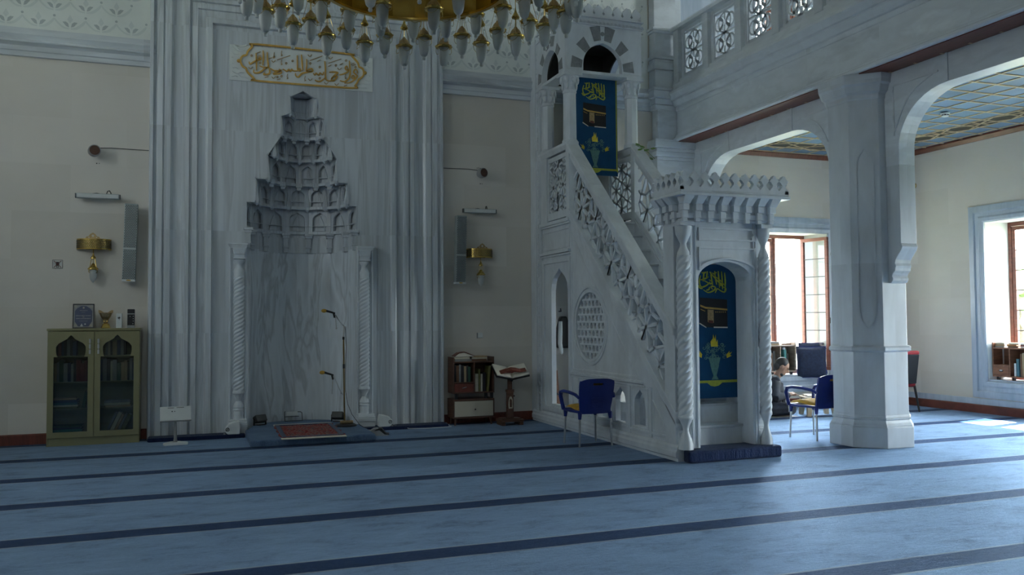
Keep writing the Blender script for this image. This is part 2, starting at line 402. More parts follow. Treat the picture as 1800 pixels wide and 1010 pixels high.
def web(sites, poly):
    xs = [p[0] for p in poly]; ys = [p[1] for p in poly]; B = [(min(xs)-1, min(ys)-1), (max(xs)+1, min(ys)-1), (max(xs)+1, max(ys)+1), (min(xs)-1, max(ys)+1)]
    seen = {}; sites = [s for s in sites if min(xs)-.4 < s[0] < max(xs)+.4 and min(ys)-.4 < s[1] < max(ys)+.4]
    for i, s in enumerate(sites):
        c = B; near = sorted(sites, key=lambda q: (q[0]-s[0])**2+(q[1]-s[1])**2)[1:22]
        for q in near:
            a, b = q[0]-s[0], q[1]-s[1]
            if a*a+b*b < 1e-9: continue
            c = clip_half(c, a, b, (q[0]**2+q[1]**2-s[0]**2-s[1]**2)/2)
            if len(c) < 3: break
        for j in range(len(c)):
            p, q = c[j], c[(j+1) % len(c)]
            k = tuple(sorted([(round(p[0], 2), round(p[1], 2)), (round(q[0], 2), round(q[1], 2))]))
            if k not in seen and math.hypot(p[0]-q[0], p[1]-q[1]) > .012: seen[k] = (p, q)
    out = []
    for p, q in seen.values():
        r = seg_clip(p, q, poly)
        if r: out.append(r)
    return out
def rosettes(centres, r, n, r2=None, ph=0):
    """petal sites round each centre: the web between them becomes a star of spokes inside a ring of petals"""
    out = []
    for cx, cy in centres:
        out += [(cx + r*math.cos(ph+2*PI*k/n), cy + r*math.sin(ph+2*PI*k/n)) for k in range(n)]
    return out
# inscription strokes, (x, z) on the mihrab face
INS_MAIN= [[(2.166, 5.16), (2.162, 5.202), (2.134, 5.211), (2.115, 5.167), (2.154, 5.134), (2.162, 5.105), (2.112, 5.046), (2.052, 5.01), (1.981, 4.998)], [(2.052, 5.331), (2.058, 5.247), (2.064, 5.15), (2.041, 5.069), (1.981, 5.019), (1.916, 5.028)], [(2.106, 5.124), (2.13, 5.102), (2.106, 5.076), (2.086, 5.098), (2.106, 5.124)], [(2.038, 5.196), (2.017, 5.249), (1.993, 5.226), (2.005, 5.193), (2.038, 5.196), (2.017, 5.158), (1.957, 5.126), (1.91, 5.112)], [(1.763, 5.136), (1.827, 5.145), (1.886, 5.14), (1.839, 5.099), (1.79, 5.046)], [(1.79, 5.046), (1.839, 5.081), (1.877, 5.082), (1.827, 5.02), (1.79, 5.026), (1.821, 5.067)], [(1.698, 5.29), (1.708, 5.177), (1.71, 5.057), (1.739, 5.012), (1.839, 5.016)], [(1.708, 5.051), (1.64, 4.994), (1.588, 4.99), (1.561, 5.008)], [(1.683, 5.132), (1.669, 5.092), (1.634, 5.112), (1.611, 5.081), (1.576, 5.104), (1.559, 5.076), (1.535, 5.101)], [(1.443, 5.294), (1.445, 5.211), (1.443, 5.122), (1.524, 5.127), (1.514, 5.164), (1.46, 5.141), (1.443, 5.106)], [(1.524, 5.127), (1.443, 5.104), (1.374, 5.077), (1.328, 5.025), (1.294, 5.04), (1.287, 5.077)], [(1.368, 5.352), (1.379, 5.252), (1.387, 5.128)], [(1.31, 5.334), (1.314, 5.198), (1.319, 5.128), (1.353, 5.117), (1.353, 5.145), (1.319, 5.139)], [(1.317, 5.113), (1.26, 5.108), (1.237, 5.128), (1.22, 5.098), (1.197, 5.122), (1.169, 5.093), (1.135, 5.11), (1.11, 5.119)], [(0.943, 5.115), (0.999, 5.085), (1.089, 5.096), (1.058, 5.114)], [(1.089, 5.096), (1.016, 5.063), (0.988, 5.035), (1.078, 5.055), (1.099, 5.081)], [(0.915, 5.148), (0.934, 5.079), (0.921, 5.031), (0.854, 5.017), (0.865, 5.043)], [(0.842, 5.357), (0.848, 5.246), (0.84, 5.146)], [(0.898, 5.339), (0.904, 5.24), (0.912, 5.13), (0.854, 5.121), (0.796, 5.136)], [(0.912, 5.126), (0.865, 5.105), (0.832, 5.067), (0.776, 5.033), (0.721, 5.033), (0.719, 5.076)], [(0.748, 5.312), (0.754, 5.202), (0.754, 5.068)], [(0.656, 5.181), (0.668, 5.147), (0.72, 5.185), (0.778, 5.216), (0.811, 5.229), (0.809, 5.254), (0.784, 5.24), (0.792, 5.22)]]
INS_THIN= [[(0.92, 5.248), (0.965, 5.27)], [(1.033, 5.244), (1.216, 5.326)], [(1.489, 5.281), (1.665, 5.364)], [(1.593, 5.279), (1.64, 5.308)], [(1.751, 5.267), (1.933, 5.349)], [(1.751, 5.223), (1.792, 5.247)], [(1.916, 5.263), (1.96, 5.291)], [(0.759, 5.313), (0.809, 5.338)], [(0.77, 5.268), (0.814, 5.287)], [(0.866, 4.979), (0.916, 4.995)], [(1.034, 4.959), (1.079, 4.978)], [(1.975, 4.955), (2.019, 4.975)], [(2.076, 5.279), (2.124, 5.308)], [(2.094, 5.262), (2.142, 5.289)], [(1.461, 5.363), (1.486, 5.339), (1.516, 5.371)], [(1.755, 5.355), (1.781, 5.332), (1.812, 5.363)], [(0.959, 5.229), (0.983, 5.206), (1.012, 5.237)], [(0.65, 5.106), (0.675, 5.082), (0.703, 5.113)], [(1.881, 5.213), (1.908, 5.189), (1.938, 5.22)], [(0.962, 5.0), (0.986, 4.976), (1.015, 5.007)], [(1.467, 5.017), (1.493, 4.993), (1.523, 5.024)], [(1.694, 4.984), (1.72, 4.96), (1.75, 4.991)], [(1.842, 4.98), (1.868, 4.956), (1.898, 4.988)], [(1.179, 5.06), (1.171, 5.01), (1.188, 4.997), (1.168, 4.986)], [(1.425, 5.053), (1.417, 5.003), (1.434, 4.99), (1.413, 4.979)], [(1.998, 5.137), (1.989, 5.085), (2.007, 5.072), (1.986, 5.061)], [(0.996, 5.348), (0.989, 5.298), (1.005, 5.286), (0.985, 5.274)], [(1.099, 5.382), (1.091, 5.332), (1.108, 5.32), (1.088, 5.308)], [(1.097, 5.252), (1.089, 5.202), (1.106, 5.19), (1.086, 5.178)], [(0.699, 5.272), (0.687, 5.258), (0.675, 5.27), (0.687, 5.284), (0.699, 5.272)], [(0.816, 5.179), (0.804, 5.165), (0.791, 5.176), (0.804, 5.191), (0.816, 5.179)], [(1.173, 5.21), (1.16, 5.196), (1.148, 5.208), (1.16, 5.222), (1.173, 5.21)], [(1.26, 5.252), (1.248, 5.238), (1.235, 5.25), (1.248, 5.264), (1.26, 5.252)], [(1.507, 5.241), (1.495, 5.227), (1.482, 5.238), (1.495, 5.253), (1.507, 5.241)], [(1.87, 5.249), (1.857, 5.234), (1.844, 5.246), (1.857, 5.261), (1.87, 5.249)], [(2.018, 5.333), (2.005, 5.319), (1.992, 5.331), (2.005, 5.345), (2.018, 5.333)], [(0.81, 5.243), (0.798, 5.229), (0.786, 5.24), (0.798, 5.254), (0.81, 5.243)], [(1.051, 5.002), (1.039, 4.988), (1.027, 5.0), (1.039, 5.014), (1.051, 5.002)], [(1.108, 5.019), (1.095, 5.005), (1.083, 5.017), (1.095, 5.031), (1.108, 5.019)], [(1.641, 5.039), (1.628, 5.024), (1.616, 5.036), (1.628, 5.051), (1.641, 5.039)], [(1.641, 5.2), (1.628, 5.186), (1.615, 5.198), (1.628, 5.212), (1.641, 5.2)], [(2.155, 5.25), (2.142, 5.235), (2.129, 5.247), (2.142, 5.262), (2.155, 5.25)], [(1.002, 5.279), (0.99, 5.265), (0.977, 5.277), (0.99, 5.291), (1.002, 5.279)]]
INS_FRAME= [(0.788, 4.919), (0.733, 4.943), (0.683, 4.985), (0.638, 5.028), (0.62, 5.061), (0.613, 5.083), (0.572, 5.105), (0.547, 5.147), (0.539, 5.183), (0.55, 5.226), (0.577, 5.256), (0.619, 5.272), (0.632, 5.312), (0.656, 5.349), (0.703, 5.401), (0.769, 5.437), (2.017, 5.43), (2.082, 5.409), (2.13, 5.363), (2.172, 5.318), (2.186, 5.277), (2.196, 5.254), (2.244, 5.234), (2.262, 5.181), (2.25, 5.125), (2.202, 5.081), (2.184, 5.064), (2.166, 5.02), (2.13, 4.975), (2.064, 4.933), (0.788, 4.919)]
INS_COR= [[(0.434, 5.39), (0.467, 5.359), (0.511, 5.329), (0.588, 5.331)], [(0.456, 5.41), (0.5, 5.385), (0.565, 5.392), (0.62, 5.416)], [(0.435, 5.303), (0.467, 5.278), (0.511, 5.282), (0.5, 5.304)], [(0.489, 5.407), (0.522, 5.353), (0.555, 5.345)], [(0.436, 5.032), (0.491, 5.008), (0.534, 5.03), (0.589, 5.023)], [(0.441, 5.078), (0.479, 5.094), (0.512, 5.068)], [(0.512, 5.004), (0.545, 4.973), (0.589, 4.965), (0.655, 4.948)], [(0.431, 4.95), (0.469, 4.977), (0.502, 4.957)], [(2.148, 5.413), (2.208, 5.395), (2.268, 5.389)], [(2.244, 5.35), (2.305, 5.331), (2.365, 5.35)], [(2.293, 5.306), (2.341, 5.274), (2.365, 5.301)], [(2.196, 5.005), (2.256, 5.022), (2.317, 5.016), (2.365, 5.044)], [(2.16, 4.953), (2.232, 4.96), (2.304, 4.96)], [(2.292, 5.074), (2.341, 5.067), (2.377, 5.094)], [(0.435, 5.24), (0.43, 5.222)], [(0.43, 5.153), (0.446, 5.137)], [(2.341, 5.152), (2.359, 5.129)]]
INS_KNOB= [(0.517, 5.181), (2.283, 5.177)]
# ------------------------------------------------------------------ the room
def rect(x0, x1, z0, z1): return [(x0, z0), (x1, z0), (x1, z1), (x0, z1)]
struct(MB().box(-5.2, RX+WT, -4.7, WY+WT, -.12, 0).build('floor', M_CARPET), 'blue prayer carpet with dark navy row stripes', 'carpet')
WB = (8.95, 10.65)
wq = MB().prism(rect(-5.2, RX+WT, -.1, 10), fXZ(WY), 0, WT, [rect(WB[0], WB[1], .52, 3.06), rect(9.2, 10.4, 6.3, 8.2), rect(.58, 2.21, -.06, 4.92)]).build('wall_back', M_PLAST)
struct(wq)
RW = [.85, .85]
rh = [rect(y-w, y+w, .52, 3.06) for y, w in zip(R_WIN, RW)] + [rect(y-.6, y+.6, 6.3, 8.2) for y in R_WIN[:1]]
struct(MB().prism(rect(-4.7, WY, 0, 10), fYZ(RX), 0, WT, rh).build('wall_right', M_PLAST))
LEFT_FILL = [5.6, 8.9]  # unseen left windows, added as fill for balcony front and pulpit flank
struct(MB().prism(rect(-4.7, WY, 0, 10), fYZ(-4.7), -WT, 0, [rect(y-.8, y+.8, 3.6, 6.4) for y in LEFT_FILL]).build('wall_left', M_PLAST))
REAR_FILL = [-1.0]  # unseen rear window, added as frontal fill for the qibla wall
struct(MB().prism(rect(-4.7, RX, 0, 10), fXZ(-4.7), -WT, 0, [rect(x-.6, x+.6, 6.3, 8.5) for x in REAR_FILL]).build('wall_front', M_PLAST))
struct(MB().box(-5.2, RX+WT, -4.9, WY+WT, 10, 10.3).build('ceiling', M_REVEAL))
nb_ = MB(wq); nb_.box(.3, 2.5, 13.45, 13.6, -.1, 5.2).box(.3, .5, WY+WT-.01, 13.45, -.1, 5.2).box(2.3, 2.5, WY+WT-.01, 13.45, -.1, 5.2).box(.5, 2.3, WY+WT-.01, 13.45, 5.0, 5.2).box(.5, 2.3, WY+WT-.01, 13.45, -.1, 0)
nb_.build('niche_masonry', M_PLAST, wq)

# upper wall: pale lining printed with a tulip pattern
wp = struct(MB().box(-4.7, 7.03, WY-.02, WY, 5.35, 10).build('trim_1', M_PAPER))
o1, o2 = MB(wp), MB(wp)
f = fXZ(WY-.02)
for rng in ((-2.75, -.68), (3.56, 6.98)):
    for r in range(9):
        z = 5.44 + .235*r
        x = rng[0] + (.185 if r % 2 else 0) + .04
        while x < rng[1]-.05:
            for sg in (-1, 1):
                o1.prism([(x+sg*.012, z), (x+sg*.045, z+.012), (x+sg*.08, z+.055), (x+sg*.088, z+.068), (x+sg*.05, z+.072), (x+sg*.022, z+.05)], f, -.003, 0)
            o1.prism(arc(x+.185, z+.14, .017, 0, 2*PI*.99, 7), f, -.003, 0)
            o2.prism([(x-.035, z+.10), (x, z+.055), (x+.035, z+.10), (x, z+.17)], f, -.002, 0)
            for sg in (-1, 1):
                o2.stroke([(x+sg*.185, z+.105), (x+sg*.15, z+.055), (x+sg*.08, z-.005), (x+sg*.01, z-.02)], .03, f, -.002, 0)
            x += .37
o1.build('tulip_print', M_PATD, wp); o2.build('leaf_print', M_PATL, wp)
mb = MB(wp)
for x0, x1 in ((-4.7, -.64), (3.47, 7.03)):
    mb.box(x0, x1, WY-.035, WY-.02, 5.35, 5.39)
mb.box(-.66, -.60, WY-.05, WY, 5.35, 10).box(3.45, 3.5, WY-.05, WY, 5.35, 10)
mb.build('lining_edge', M_PAPER, wp)
# cornice between lower and upper wall
prof = [(0, 5.00), (.05, 5.00), (.05, 5.06), (.065, 5.07), (.065, 5.13), (.10, 5.16), (.125, 5.165), (.125, 5.18), (.10, 5.20), (.115, 5.235), (.135, 5.26), (.135, 5.285), (.09, 5.29), (.09, 5.355), (0, 5.355)]
mb = MB()
for x0, x1 in ((-4.7, -.55), (3.4, 7.1)): mb.extrude(prof, lambda a, d, z: (a, WY-d, z), x0, x1)
struct(mb.build('trim_2', M_TRIM, smooth=True, ang=30))
# baseboards
bp = [(0, 0), (.025, 0), (.025, .12), (.012, .135), (0, .135)]
mb = MB()
for x0, x1 in ((-4.7, -.55), (3.4, 4.95), (6.05, RX)): mb.extrude(bp, lambda a, d, z: (a, WY-d, z), x0, x1)
struct(mb.build('baseboard_back', M_MAHOG))
struct(MB().extrude(bp, lambda a, d, z: (RX-d, a, z), -4.7, WY-.02).build('baseboard_right', M_MAHOG))
struct(MB().box(RX-.012, RX, -4.7, WY, .137, .235).build('trim_3', M_WTRIM, bevel=.004))

# aisle ceiling: blue panels, pale strips, a dark diamond border
ce = struct(MB().box(BX+.05, RX, -4.7, WY, CZ, CZ+.35).build('ceiling_aisle', M_CEILB)); ce.name = 'ceiling.001'
g1, g2 = MB(ce), MB(ce); f = fXY(CZ)
x = RX-.15
while x > BX+.35: g1.bar((x, -4.6), (x, WY-.05), .022, f, -.012, 0); x -= .376
y = 12.39
while y > -4.6: g1.bar((BX+.3, y), (RX-.05, y), .026, f, -.014, 0); y -= .3755
for c in (RX-.73, BX+.95):
    w = .19
    g2.box(c-w, c+w, -4.6, WY-.35, CZ-.006, CZ)
    y = 12.2
    while y > -4.4:
        g1.bar((c-w, y), (c+w, y-.75), .02, f, -.018, 0); g1.bar((c+w, y), (c-w, y-.75), .02, f, -.018, 0); g1.bar((c-w*1.0, y-.375), (c+w, y-.375), .016, f, -.016, 0); y -= .75
    for s_ in (-w, w): g1.bar((c+s_, -4.6), (c+s_, WY-.2), .02, f, -.016, 0)
cy = WY-.55; g2.box(BX+.9, RX-.5, cy-.19, cy+.19, CZ-.006, CZ)
x = BX+1.1
while x < RX-1.0: g1.bar((x, cy-.19), (x+.75, cy+.19), .02, f, -.018, 0); g1.bar((x, cy+.19), (x+.75, cy-.19), .02, f, -.018, 0); x += .75
g1.build('gilt_strips', M_STRIP, ce); g2.build('dark_border', M_CEILD, ce)
mb = MB(); tp = [(0, CZ-.09), (.02, CZ-.09), (.06, CZ-.03), (.06, CZ), (0, CZ)]
mb.extrude(tp, lambda a, d, z: (RX-d, a, z), -4.7, WY); mb.extrude(tp, lambda a, d, z: (a, WY-d, z), 7.9, RX)
struct(mb.build('trim_4', M_MAHOG))
struct(MB().box(BX+.02, 7.78, -4.7, WY-.2, CZ-.012, CZ+.02).build('trim_5', M_MAHOG))

# marble lining of the gallery end wall
struct(MB().prism(rect(7.58, RX, 5.2, 10), fXZ(WY-.02), 0, .02, [rect(9.2, 10.4, 6.3, 8.2)]).build('trim_9', M_WTRIM))
# windows: marble surround, timber frame, opened casement
def window(name, loc, rz, z0, z1, w, fo, surround=True, openleaf=True):
    """w: half width of the opening at the wall face, fo: half width of the timber frame at the back of the splayed reveal"""
    r = sroot(name, loc, rz)
    if surround:
        mb = MB(); P = [(.27, 0), (.27, .035), (.22, .05), (.17, .05), (.15, .03), (.10, .03), (.07, .045), (.02, .035), (0, .02), (0, 0)]
        path = lambda o: [(-w-o, z0-o), (-w-o, z1+o), (w+o, z1+o), (w+o, z0-o)]
        n = len(P); vs = []
        for o, d in P: vs += [(x, -d, z) for x, z in path(o)]
        fs = []
        for i in range(n-1):
            for k in range(4): fs.append((i*4+k, i*4+(k+1) % 4, (i+1)*4+(k+1) % 4, (i+1)*4+k))
        mb.add(vs, fs); mb.build('surround', M_WTRIM, r, smooth=True, ang=25)
    fy, ft = .37, .07
    MB().box(-w, w, .005, .40, z0, z0+.03).build('sill', M_WTRIM, r, bevel=.006)
    mb = MB()
    for sg in (-1, 1): mb.prism([(sg*(w-.004), .005), (sg*fo, fy), (sg*fo, .44), (sg*w, .44), (sg*w, .005)], fXY(0), z0+.03, z1-.006)
    mb.box(-w, w, .005, .44, z1-.006, z1); mb.build('reveal', M_REVEAL, r)
    mb = MB(); fw = .055
    mb.box(-fo, -fo+fw, fy, fy+ft, z0+.03, z1-.006).box(fo-fw, fo, fy, fy+ft, z0+.03, z1-.006).box(-fo+fw, fo-fw, fy, fy+ft, z1-.07, z1-.006).box(-fo+fw, fo-fw, fy, fy+ft, z0+.03, z0+.10)
    mb.box(-.022, .022, fy, fy+ft, z0+.10, z1-.07); mb.build('frame', M_WFRAME, r, bevel=.006)
    lw = fo - fw - .026; a, c = z0+.105, z1-.075
    for sg in (-1, 1):
        op = openleaf and sg > 0
        leaf = bpy.data.objects.new('casement', None); COL.objects.link(leaf); leaf.parent = r
        leaf.location = (sg*(fo-fw-.002), fy + (-.01 if op else .012), 0); leaf.rotation_euler = (0, 0, math.radians(101 if op else 0))
        x0, x1 = (-lw, 0) if sg > 0 else (0, lw)
        mb = MB(); sw = .06
        mb.box(x0, x1, 0, .045, a, a+sw).box(x0, x1, 0, .045, c-sw, c).box(x0, x0+sw, 0, .045, a+sw, c-sw).box(x1-sw, x1, 0, .045, a+sw, c-sw); mb.build('sash', M_WFRAME, leaf, bevel=.005)
        MB().box(x0+sw, x1-sw, .018, .024, a+sw, c-sw).build('pane', M_PANE, leaf)
        mb = MB(); k = 7
        for i in range(1, k): z = a+sw+(c-a-2*sw)*i/k; mb.box(x0+sw, x1-sw, .012, .032, z-.007, z+.007)
        mb.build('glazing_bar', M_DGREY, leaf)
        if op: MB().tube([(x0+.03, 0, 1.55), (x0+.03, -.04, 1.55), (x0+.035, -.045, 1.45)], .008, 8).build('handle', M_DSTEEL, leaf, smooth=True)
    T = Matrix.Rotation(rz, 4, 'Z'); c = T @ Vector((0, WT+.02, 0)) + Vector(loc)
    portal((c.x, c.y, (z0+z1)/2), (T @ Matrix.Rotation(-PI/2, 4, 'X')).to_euler(), 2*w, z1-z0)
    return r
window('window_1', ((WB[0]+WB[1])/2, WY, 0), 0, .52, 3.06, .85, .66)
window('window_2', (9.8, WY, 0), 0, 6.3, 8.2, .6, .56, False, False)
k = 3
for i, y in enumerate(R_WIN):
    window('window_%d' % k, (RX, y, 0), -PI/2, .52, 3.06, RW[i], RW[i]-.11, True, False); k += 1
for y in R_WIN[:1]:
    window('window_%d' % k, (RX, y, 0), -PI/2, 6.3, 8.2, .6, .56, False, False); k += 1
for x in REAR_FILL:
    window('window_%d' % k, (x, -4.7, 0), PI, 6.3, 8.5, .6, .56, False, False); k += 1  # added fill window behind the camera
for y in LEFT_FILL:
    window('window_%d' % k, (-4.7, y, 0), PI/2, 3.6, 6.4, .8, .76, False, False); k += 1  # added fill windows on the unseen left wall
# garden outside
struct(MB().box(-30, 60, -30, 60, -1.2, -1.1).build('lawn', M_GRASS), 'lawn outside the windows', 'lawn')

# wall pilaster where the balcony meets the qibla wall
mb = MB(); mb.box(7.06, 7.9, 12.22, WY, 0, 4.16).box(7.10, 7.55, 12.25, WY, 4.50, 5.02).box(7.06, 7.58, 12.27, WY, 5.9, 10)
for (z0, z1, g) in ((4.16, 4.22, .0), (4.22, 4.30, .035), (4.30, 4.36, .02), (4.36, 4.47, .06), (4.47, 4.5, .05)): mb.box(7.06-g, 7.9+g, 12.22-g, WY, z0, z1)
for (z0, z1, g) in ((5.0, 5.08, .03), (5.08, 5.18, .05), (5.18, 5.30, .10), (5.30, 5.355, .09), (5.355, 5.66, .03), (5.66, 5.78, .06), (5.78, 5.84, .03), (5.84, 5.9, .05)): mb.box(7.08-g, 7.56+g, 12.26-g, WY, z0, z1)
mb.box(7.03, 7.6, 12.24, WY, 6.28, 6.32).box(7.01, 7.62, 12.22, WY, 6.32, 6.37)
struct(mb.build('trim_6', M_BEAM, bevel=.012))

# arcade beam with rounded haunches, on the aisle line
def haunch(y0, y1):
    """soffit line between two supports at y0<y1"""
    r = .72; zt = 4.15
    L = [(y0, 3.35), (y0+.005, 3.55)] + [(y0 + r*(1-math.cos(t)), zt-.62 + .62*math.sin(t)) for t in [PI/2*i/10 for i in range(11)]]
    return L + [(y0+y1-y, z) for y, z in L[::-1]]
mb = MB(); X0, X1 = 7.76, 8.0
for y0, y1, jl, jr in ((9.0, 11.95, 8.7, 12.25), (3.95, 7.81, 3.6, 8.1), (-.9, 2.95, -1.2, 3.3)):
    mb.prism([(jl, 4.48), (jl, 3.35)] + haunch(y0, y1) + [(jr, 3.35), (jr, 4.48)], fYZ(X0), 0, X1-X0)
struct(mb.build('beam', M_BEAM, bevel=.01))
mb = MB()                                        # flat mouldings of the spandrels
f = fYZ(X0)
for yb, sg in ((9.0, 1), (7.81, -1), (11.95, -1)):
    pts = [(yb+sg*.02, 3.72), (yb-sg*.10, 4.32), (yb+sg*.50, 4.32)]
    mb.stroke([(yb-sg*.06, 3.7), (yb-sg*.06, 4.3)], .02, f, -.012, 0, False).stroke([(yb-sg*.06, 4.3), (yb+sg*.6, 4.3)], .02, f, -.012, 0, False).stroke([(yb+sg*.0-sg*.05, 3.75), (yb+sg*.08, 4.0), (yb+sg*.25, 4.18), (yb+sg*.52, 4.29)], .02, f, -.012, 0, False)
    mb.stroke([(yb+sg*.72, 4.16), (yb+sg*.72, 4.47)], .03, f, -.014, 0, False)
struct(mb.build('trim_7', M_BEAM))
# jambs under the haunches, ending in curved consoles
con = [(0, 3.35), (0, 2.42), (-.02, 2.38), (.0, 2.34), (.05, 2.28), (.09, 2.23), (.10, 2.19), (.085, 2.155), (.095, 2.13), (.10, 2.10), (.135, 2.07), (.15, 2.04), (.135, 2.01), (.14, 1.985), (.165, 1.96), (.24, 1.95), (.24, 3.35)]
mb = MB()
for yb, sg in ((7.81, 1), (9.0, -1), (11.95, 1), (3.95, -1)): mb.prism([(yb+sg*d, z) for d, z in con], fYZ(X0), 0, X1-X0)
struct(mb.build('trim_8', M_COL, bevel=.006))

# chamfered marble pillar
def octo(c, h, ch): x, y = c; return [(x-h, y-h+ch), (x-h+ch, y-h), (x+h-ch, y-h), (x+h, y-h+ch), (x+h, y+h-ch), (x+h-ch, y+h), (x-h+ch, y+h), (x-h, y+h-ch)]
def loft(mb, rings):
    n = len(rings[0][1]); vs = []; fs = []
    for z, r in rings: vs += [(p[0], p[1], z) for p in r]
    for i in range(len(rings)-1):
        for k in range(n): fs.append((i*n+k, i*n+(k+1) % n, (i+1)*n+(k+1) % n, (i+1)*n+k))
    fs.append(tuple(range(n))[::-1]); fs.append(tuple((len(rings)-1)*n+k for k in range(n))); return mb.add(vs, fs)
def pillar(c, label):
    r = thing('marble_pillar', label, 'pillar', (c[0], c[1], 0)); r['kind'] = 'structure'
    O = lambda h: octo((0, 0), h, h*.575)
    loft(MB(), [(0, O(.47)), (.235, O(.47)), (.25, O(.462))]).build('plinth', M_COL, r, bevel=.006)
    loft(MB(), [(.25, O(.455)), (.265, O(.455)), (.29, O(.44)), (.325, O(.425)), (.335, O(.44)), (.35, O(.44)), (.36, O(.43)), (.385, O(.425))]).build('base_moulding', M_COL, r)
    loft(MB(), [(.385, O(.42)), (1.14, O(.42)), (1.17, O(.42)), (4.2, O(.415))]).build('shaft', M_COL, r, bevel=.004)
    loft(MB(), [(1.135, O(.42)), (1.14, O(.445)), (1.155, O(.46)), (1.185, O(.46)), (1.2, O(.445)), (1.205, O(.42))]).build('shaft_ring', M_COL, r)
    loft(MB(), [(4.18, O(.418)), (4.2, O(.43)), (4.24, O(.43)), (4.27, O(.47)), (4.34, O(.49)), (4.36, O(.52)), (4.48, O(.53))]).build('capital', M_COL, r, bevel=.005)
    # raised panel outline on the chamfer that faces the hall
    q = O(.42); a, b = Vector((*q[0], 0)), Vector((*q[1], 0)); mid = (a+b)/2; u = (b-a).normalized(); nrm = Vector((-1, -1, 0)).normalized()
    fr = lambda s_, z, d=0.0: tuple(mid + u*s_ + nrm*d + Vector((0, 0, z)))
    hw = .105; L = [(-hw, 1.62), (-hw, 3.42), (-hw*.75, 3.5), (-hw*.35, 3.54), (0, 3.6), (hw*.35, 3.54), (hw*.75, 3.5), (hw, 3.42), (hw, 1.62), (hw*.7, 1.5), (hw*.25, 1.45), (0, 1.41), (-hw*.25, 1.45), (-hw*.7, 1.5)]
    sc = lambda k: [(x*k, 2.5+(z-2.5)*(1-(1-k)*.08)) for x, z in L]
    mb = MB(); mb.prism(sc(1.0), fr, 0, .012, [sc(.82)]); mb.build('panel_outline', M_COL, r)
    return r
p0 = pillar((7.84, 8.43), 'octagonal grey marble pillar carrying the balcony, behind the blue chair')
for y in (3.42, -1.5):
    q = copy_tree(p0); q.location = (7.84, y, 0); q['label'] = 'marble pillar of the aisle arcade further from the mihrab'; q['group'] = 'aisle pillars outside the view'

# balcony: fascia, cornice, pierced parapet
bal = thing('balcony', 'grey marble balcony front with pierced parapet along the right aisle', 'balcony', (BX, 4, 4.48)); 
y0, y1 = -4.6, 12.24
prof = [(7.62, 4.48), (7.40, 4.48), (7.385, 4.495), (7.385, 4.525), (7.41, 4.54), (7.41, 4.565), (7.43, 4.575), (7.43, 4.60), (7.45, 4.605), (7.45, 4.98), (7.44, 4.985), (7.43, 5.02), (7.43, 5.045), (7.40, 5.055), (7.37, 5.09), (7.345, 5.13), (7.345, 5.15), (7.32, 5.16), (7.30, 5.19), (7.285, 5.225), (7.27, 5.24), (7.27, 5.275), (7.30, 5.29), (7.33, 5.30), (7.36, 5.36), (7.37, 5.42), (7.62, 5.42)]
MB(bal).extrude(prof, lambda a, x, z: (x, a, z), y0, y1).build('fascia', M_BEAM, bal, smooth=True, ang=24)
MB(bal).box(7.62, RX, y0, WY-.02, 4.90, 5.2).build('gallery_floor', M_BEAM, bal)
MB(bal).extrude([(7.33, 6.29), (7.33, 6.34), (7.36, 6.38), (7.56, 6.38), (7.59, 6.34), (7.59, 6.29)], lambda a, x, z: (x, a, z), y0, y1).build('handrail', M_BEAM, bal, bevel=.006)
MB(bal).box(7.38, 7.54, y0, y1, 5.42, 5.47).build('parapet_kerb', M_BEAM, bal, bevel=.004)
k = 0; yy = 12.02
while yy > -4:
    a, b = yy-.70, yy; wide = .155 if k % 2 == 0 else .2
    MB(bal).box(7.36, 7.54, b, b+.155, 5.42, 6.29).build('parapet_post', M_BEAM, bal, bevel=.008)
    if yy > 5.5:
        mb = MB(bal); f = fYZ(7.43); c = (a+b)/2; z0, z1 = 5.5, 6.25
        mb.prism(rect(a, b, 5.47, 6.29), f, 0, .05, [rect(a+.06, b-.06, z0+.02, z1-.02)])
        for zc in (5.70, 6.02):
            for yc in (c-.145, c+.145, c):
                for rr in ((.115, .085),) if yc != c else ((.17, .138),):
                    mb.prism(arc(yc, zc, rr[0], 0, 2*PI*.999, 14), f, .008, .042, [arc(yc, zc, rr[1], 0, 2*PI*.999, 14)])
            for t in range(6):
                an = PI*t/3 + PI/6; mb.bar((c+.05*math.cos(an), zc+.05*math.sin(an)), (c+.15*math.cos(an), zc+.15*math.sin(an)), .03, f, .008, .042)
        for z in (5.535, 5.86, 6.2): mb.bar((a+.06, z), (b-.06, z), .028, f, .008, .042)
        for y in (a+.085, b-.085): mb.bar((y, 5.52), (y, 6.23), .03, f, .008, .042)
        mb.build('pierced_panel', M_BEAM, bal)
    yy -= .855; k += 1
# smoke detector under the aisle ceiling
sd = thing('smoke_detector', 'round white smoke detector on the blue panelled ceiling', 'smoke detector', (10.03, 9.22, CZ-.014))
MB().lathe([(0, 0), (.062, 0), (.064, -.012), (.058, -.02), (.05, -.022)], n=20).build('base', M_WHITEP, sd, smooth=True)
MB().lathe([(.05, -.022), (.05, -.045), (.04, -.055), (0, -.057)], n=20).build('sensor_head', M_WHITEP, sd, smooth=True)
mb = MB()
for t in range(8): an = PI*t/4; mb.cbox((.05, 0, -.034), (.004, .022, .012), Matrix.Rotation(an, 4, 'Z'))
mb.build('vent_slot', M_BLACK, sd)
# ------------------------------------------------------------------ mihrab
mih = thing('mihrab', 'tall grey marble prayer niche with stalactite hood and moulded surround', 'prayer niche', (AX, 12.3, 0))
FY = 12.36           # face of the inner panel
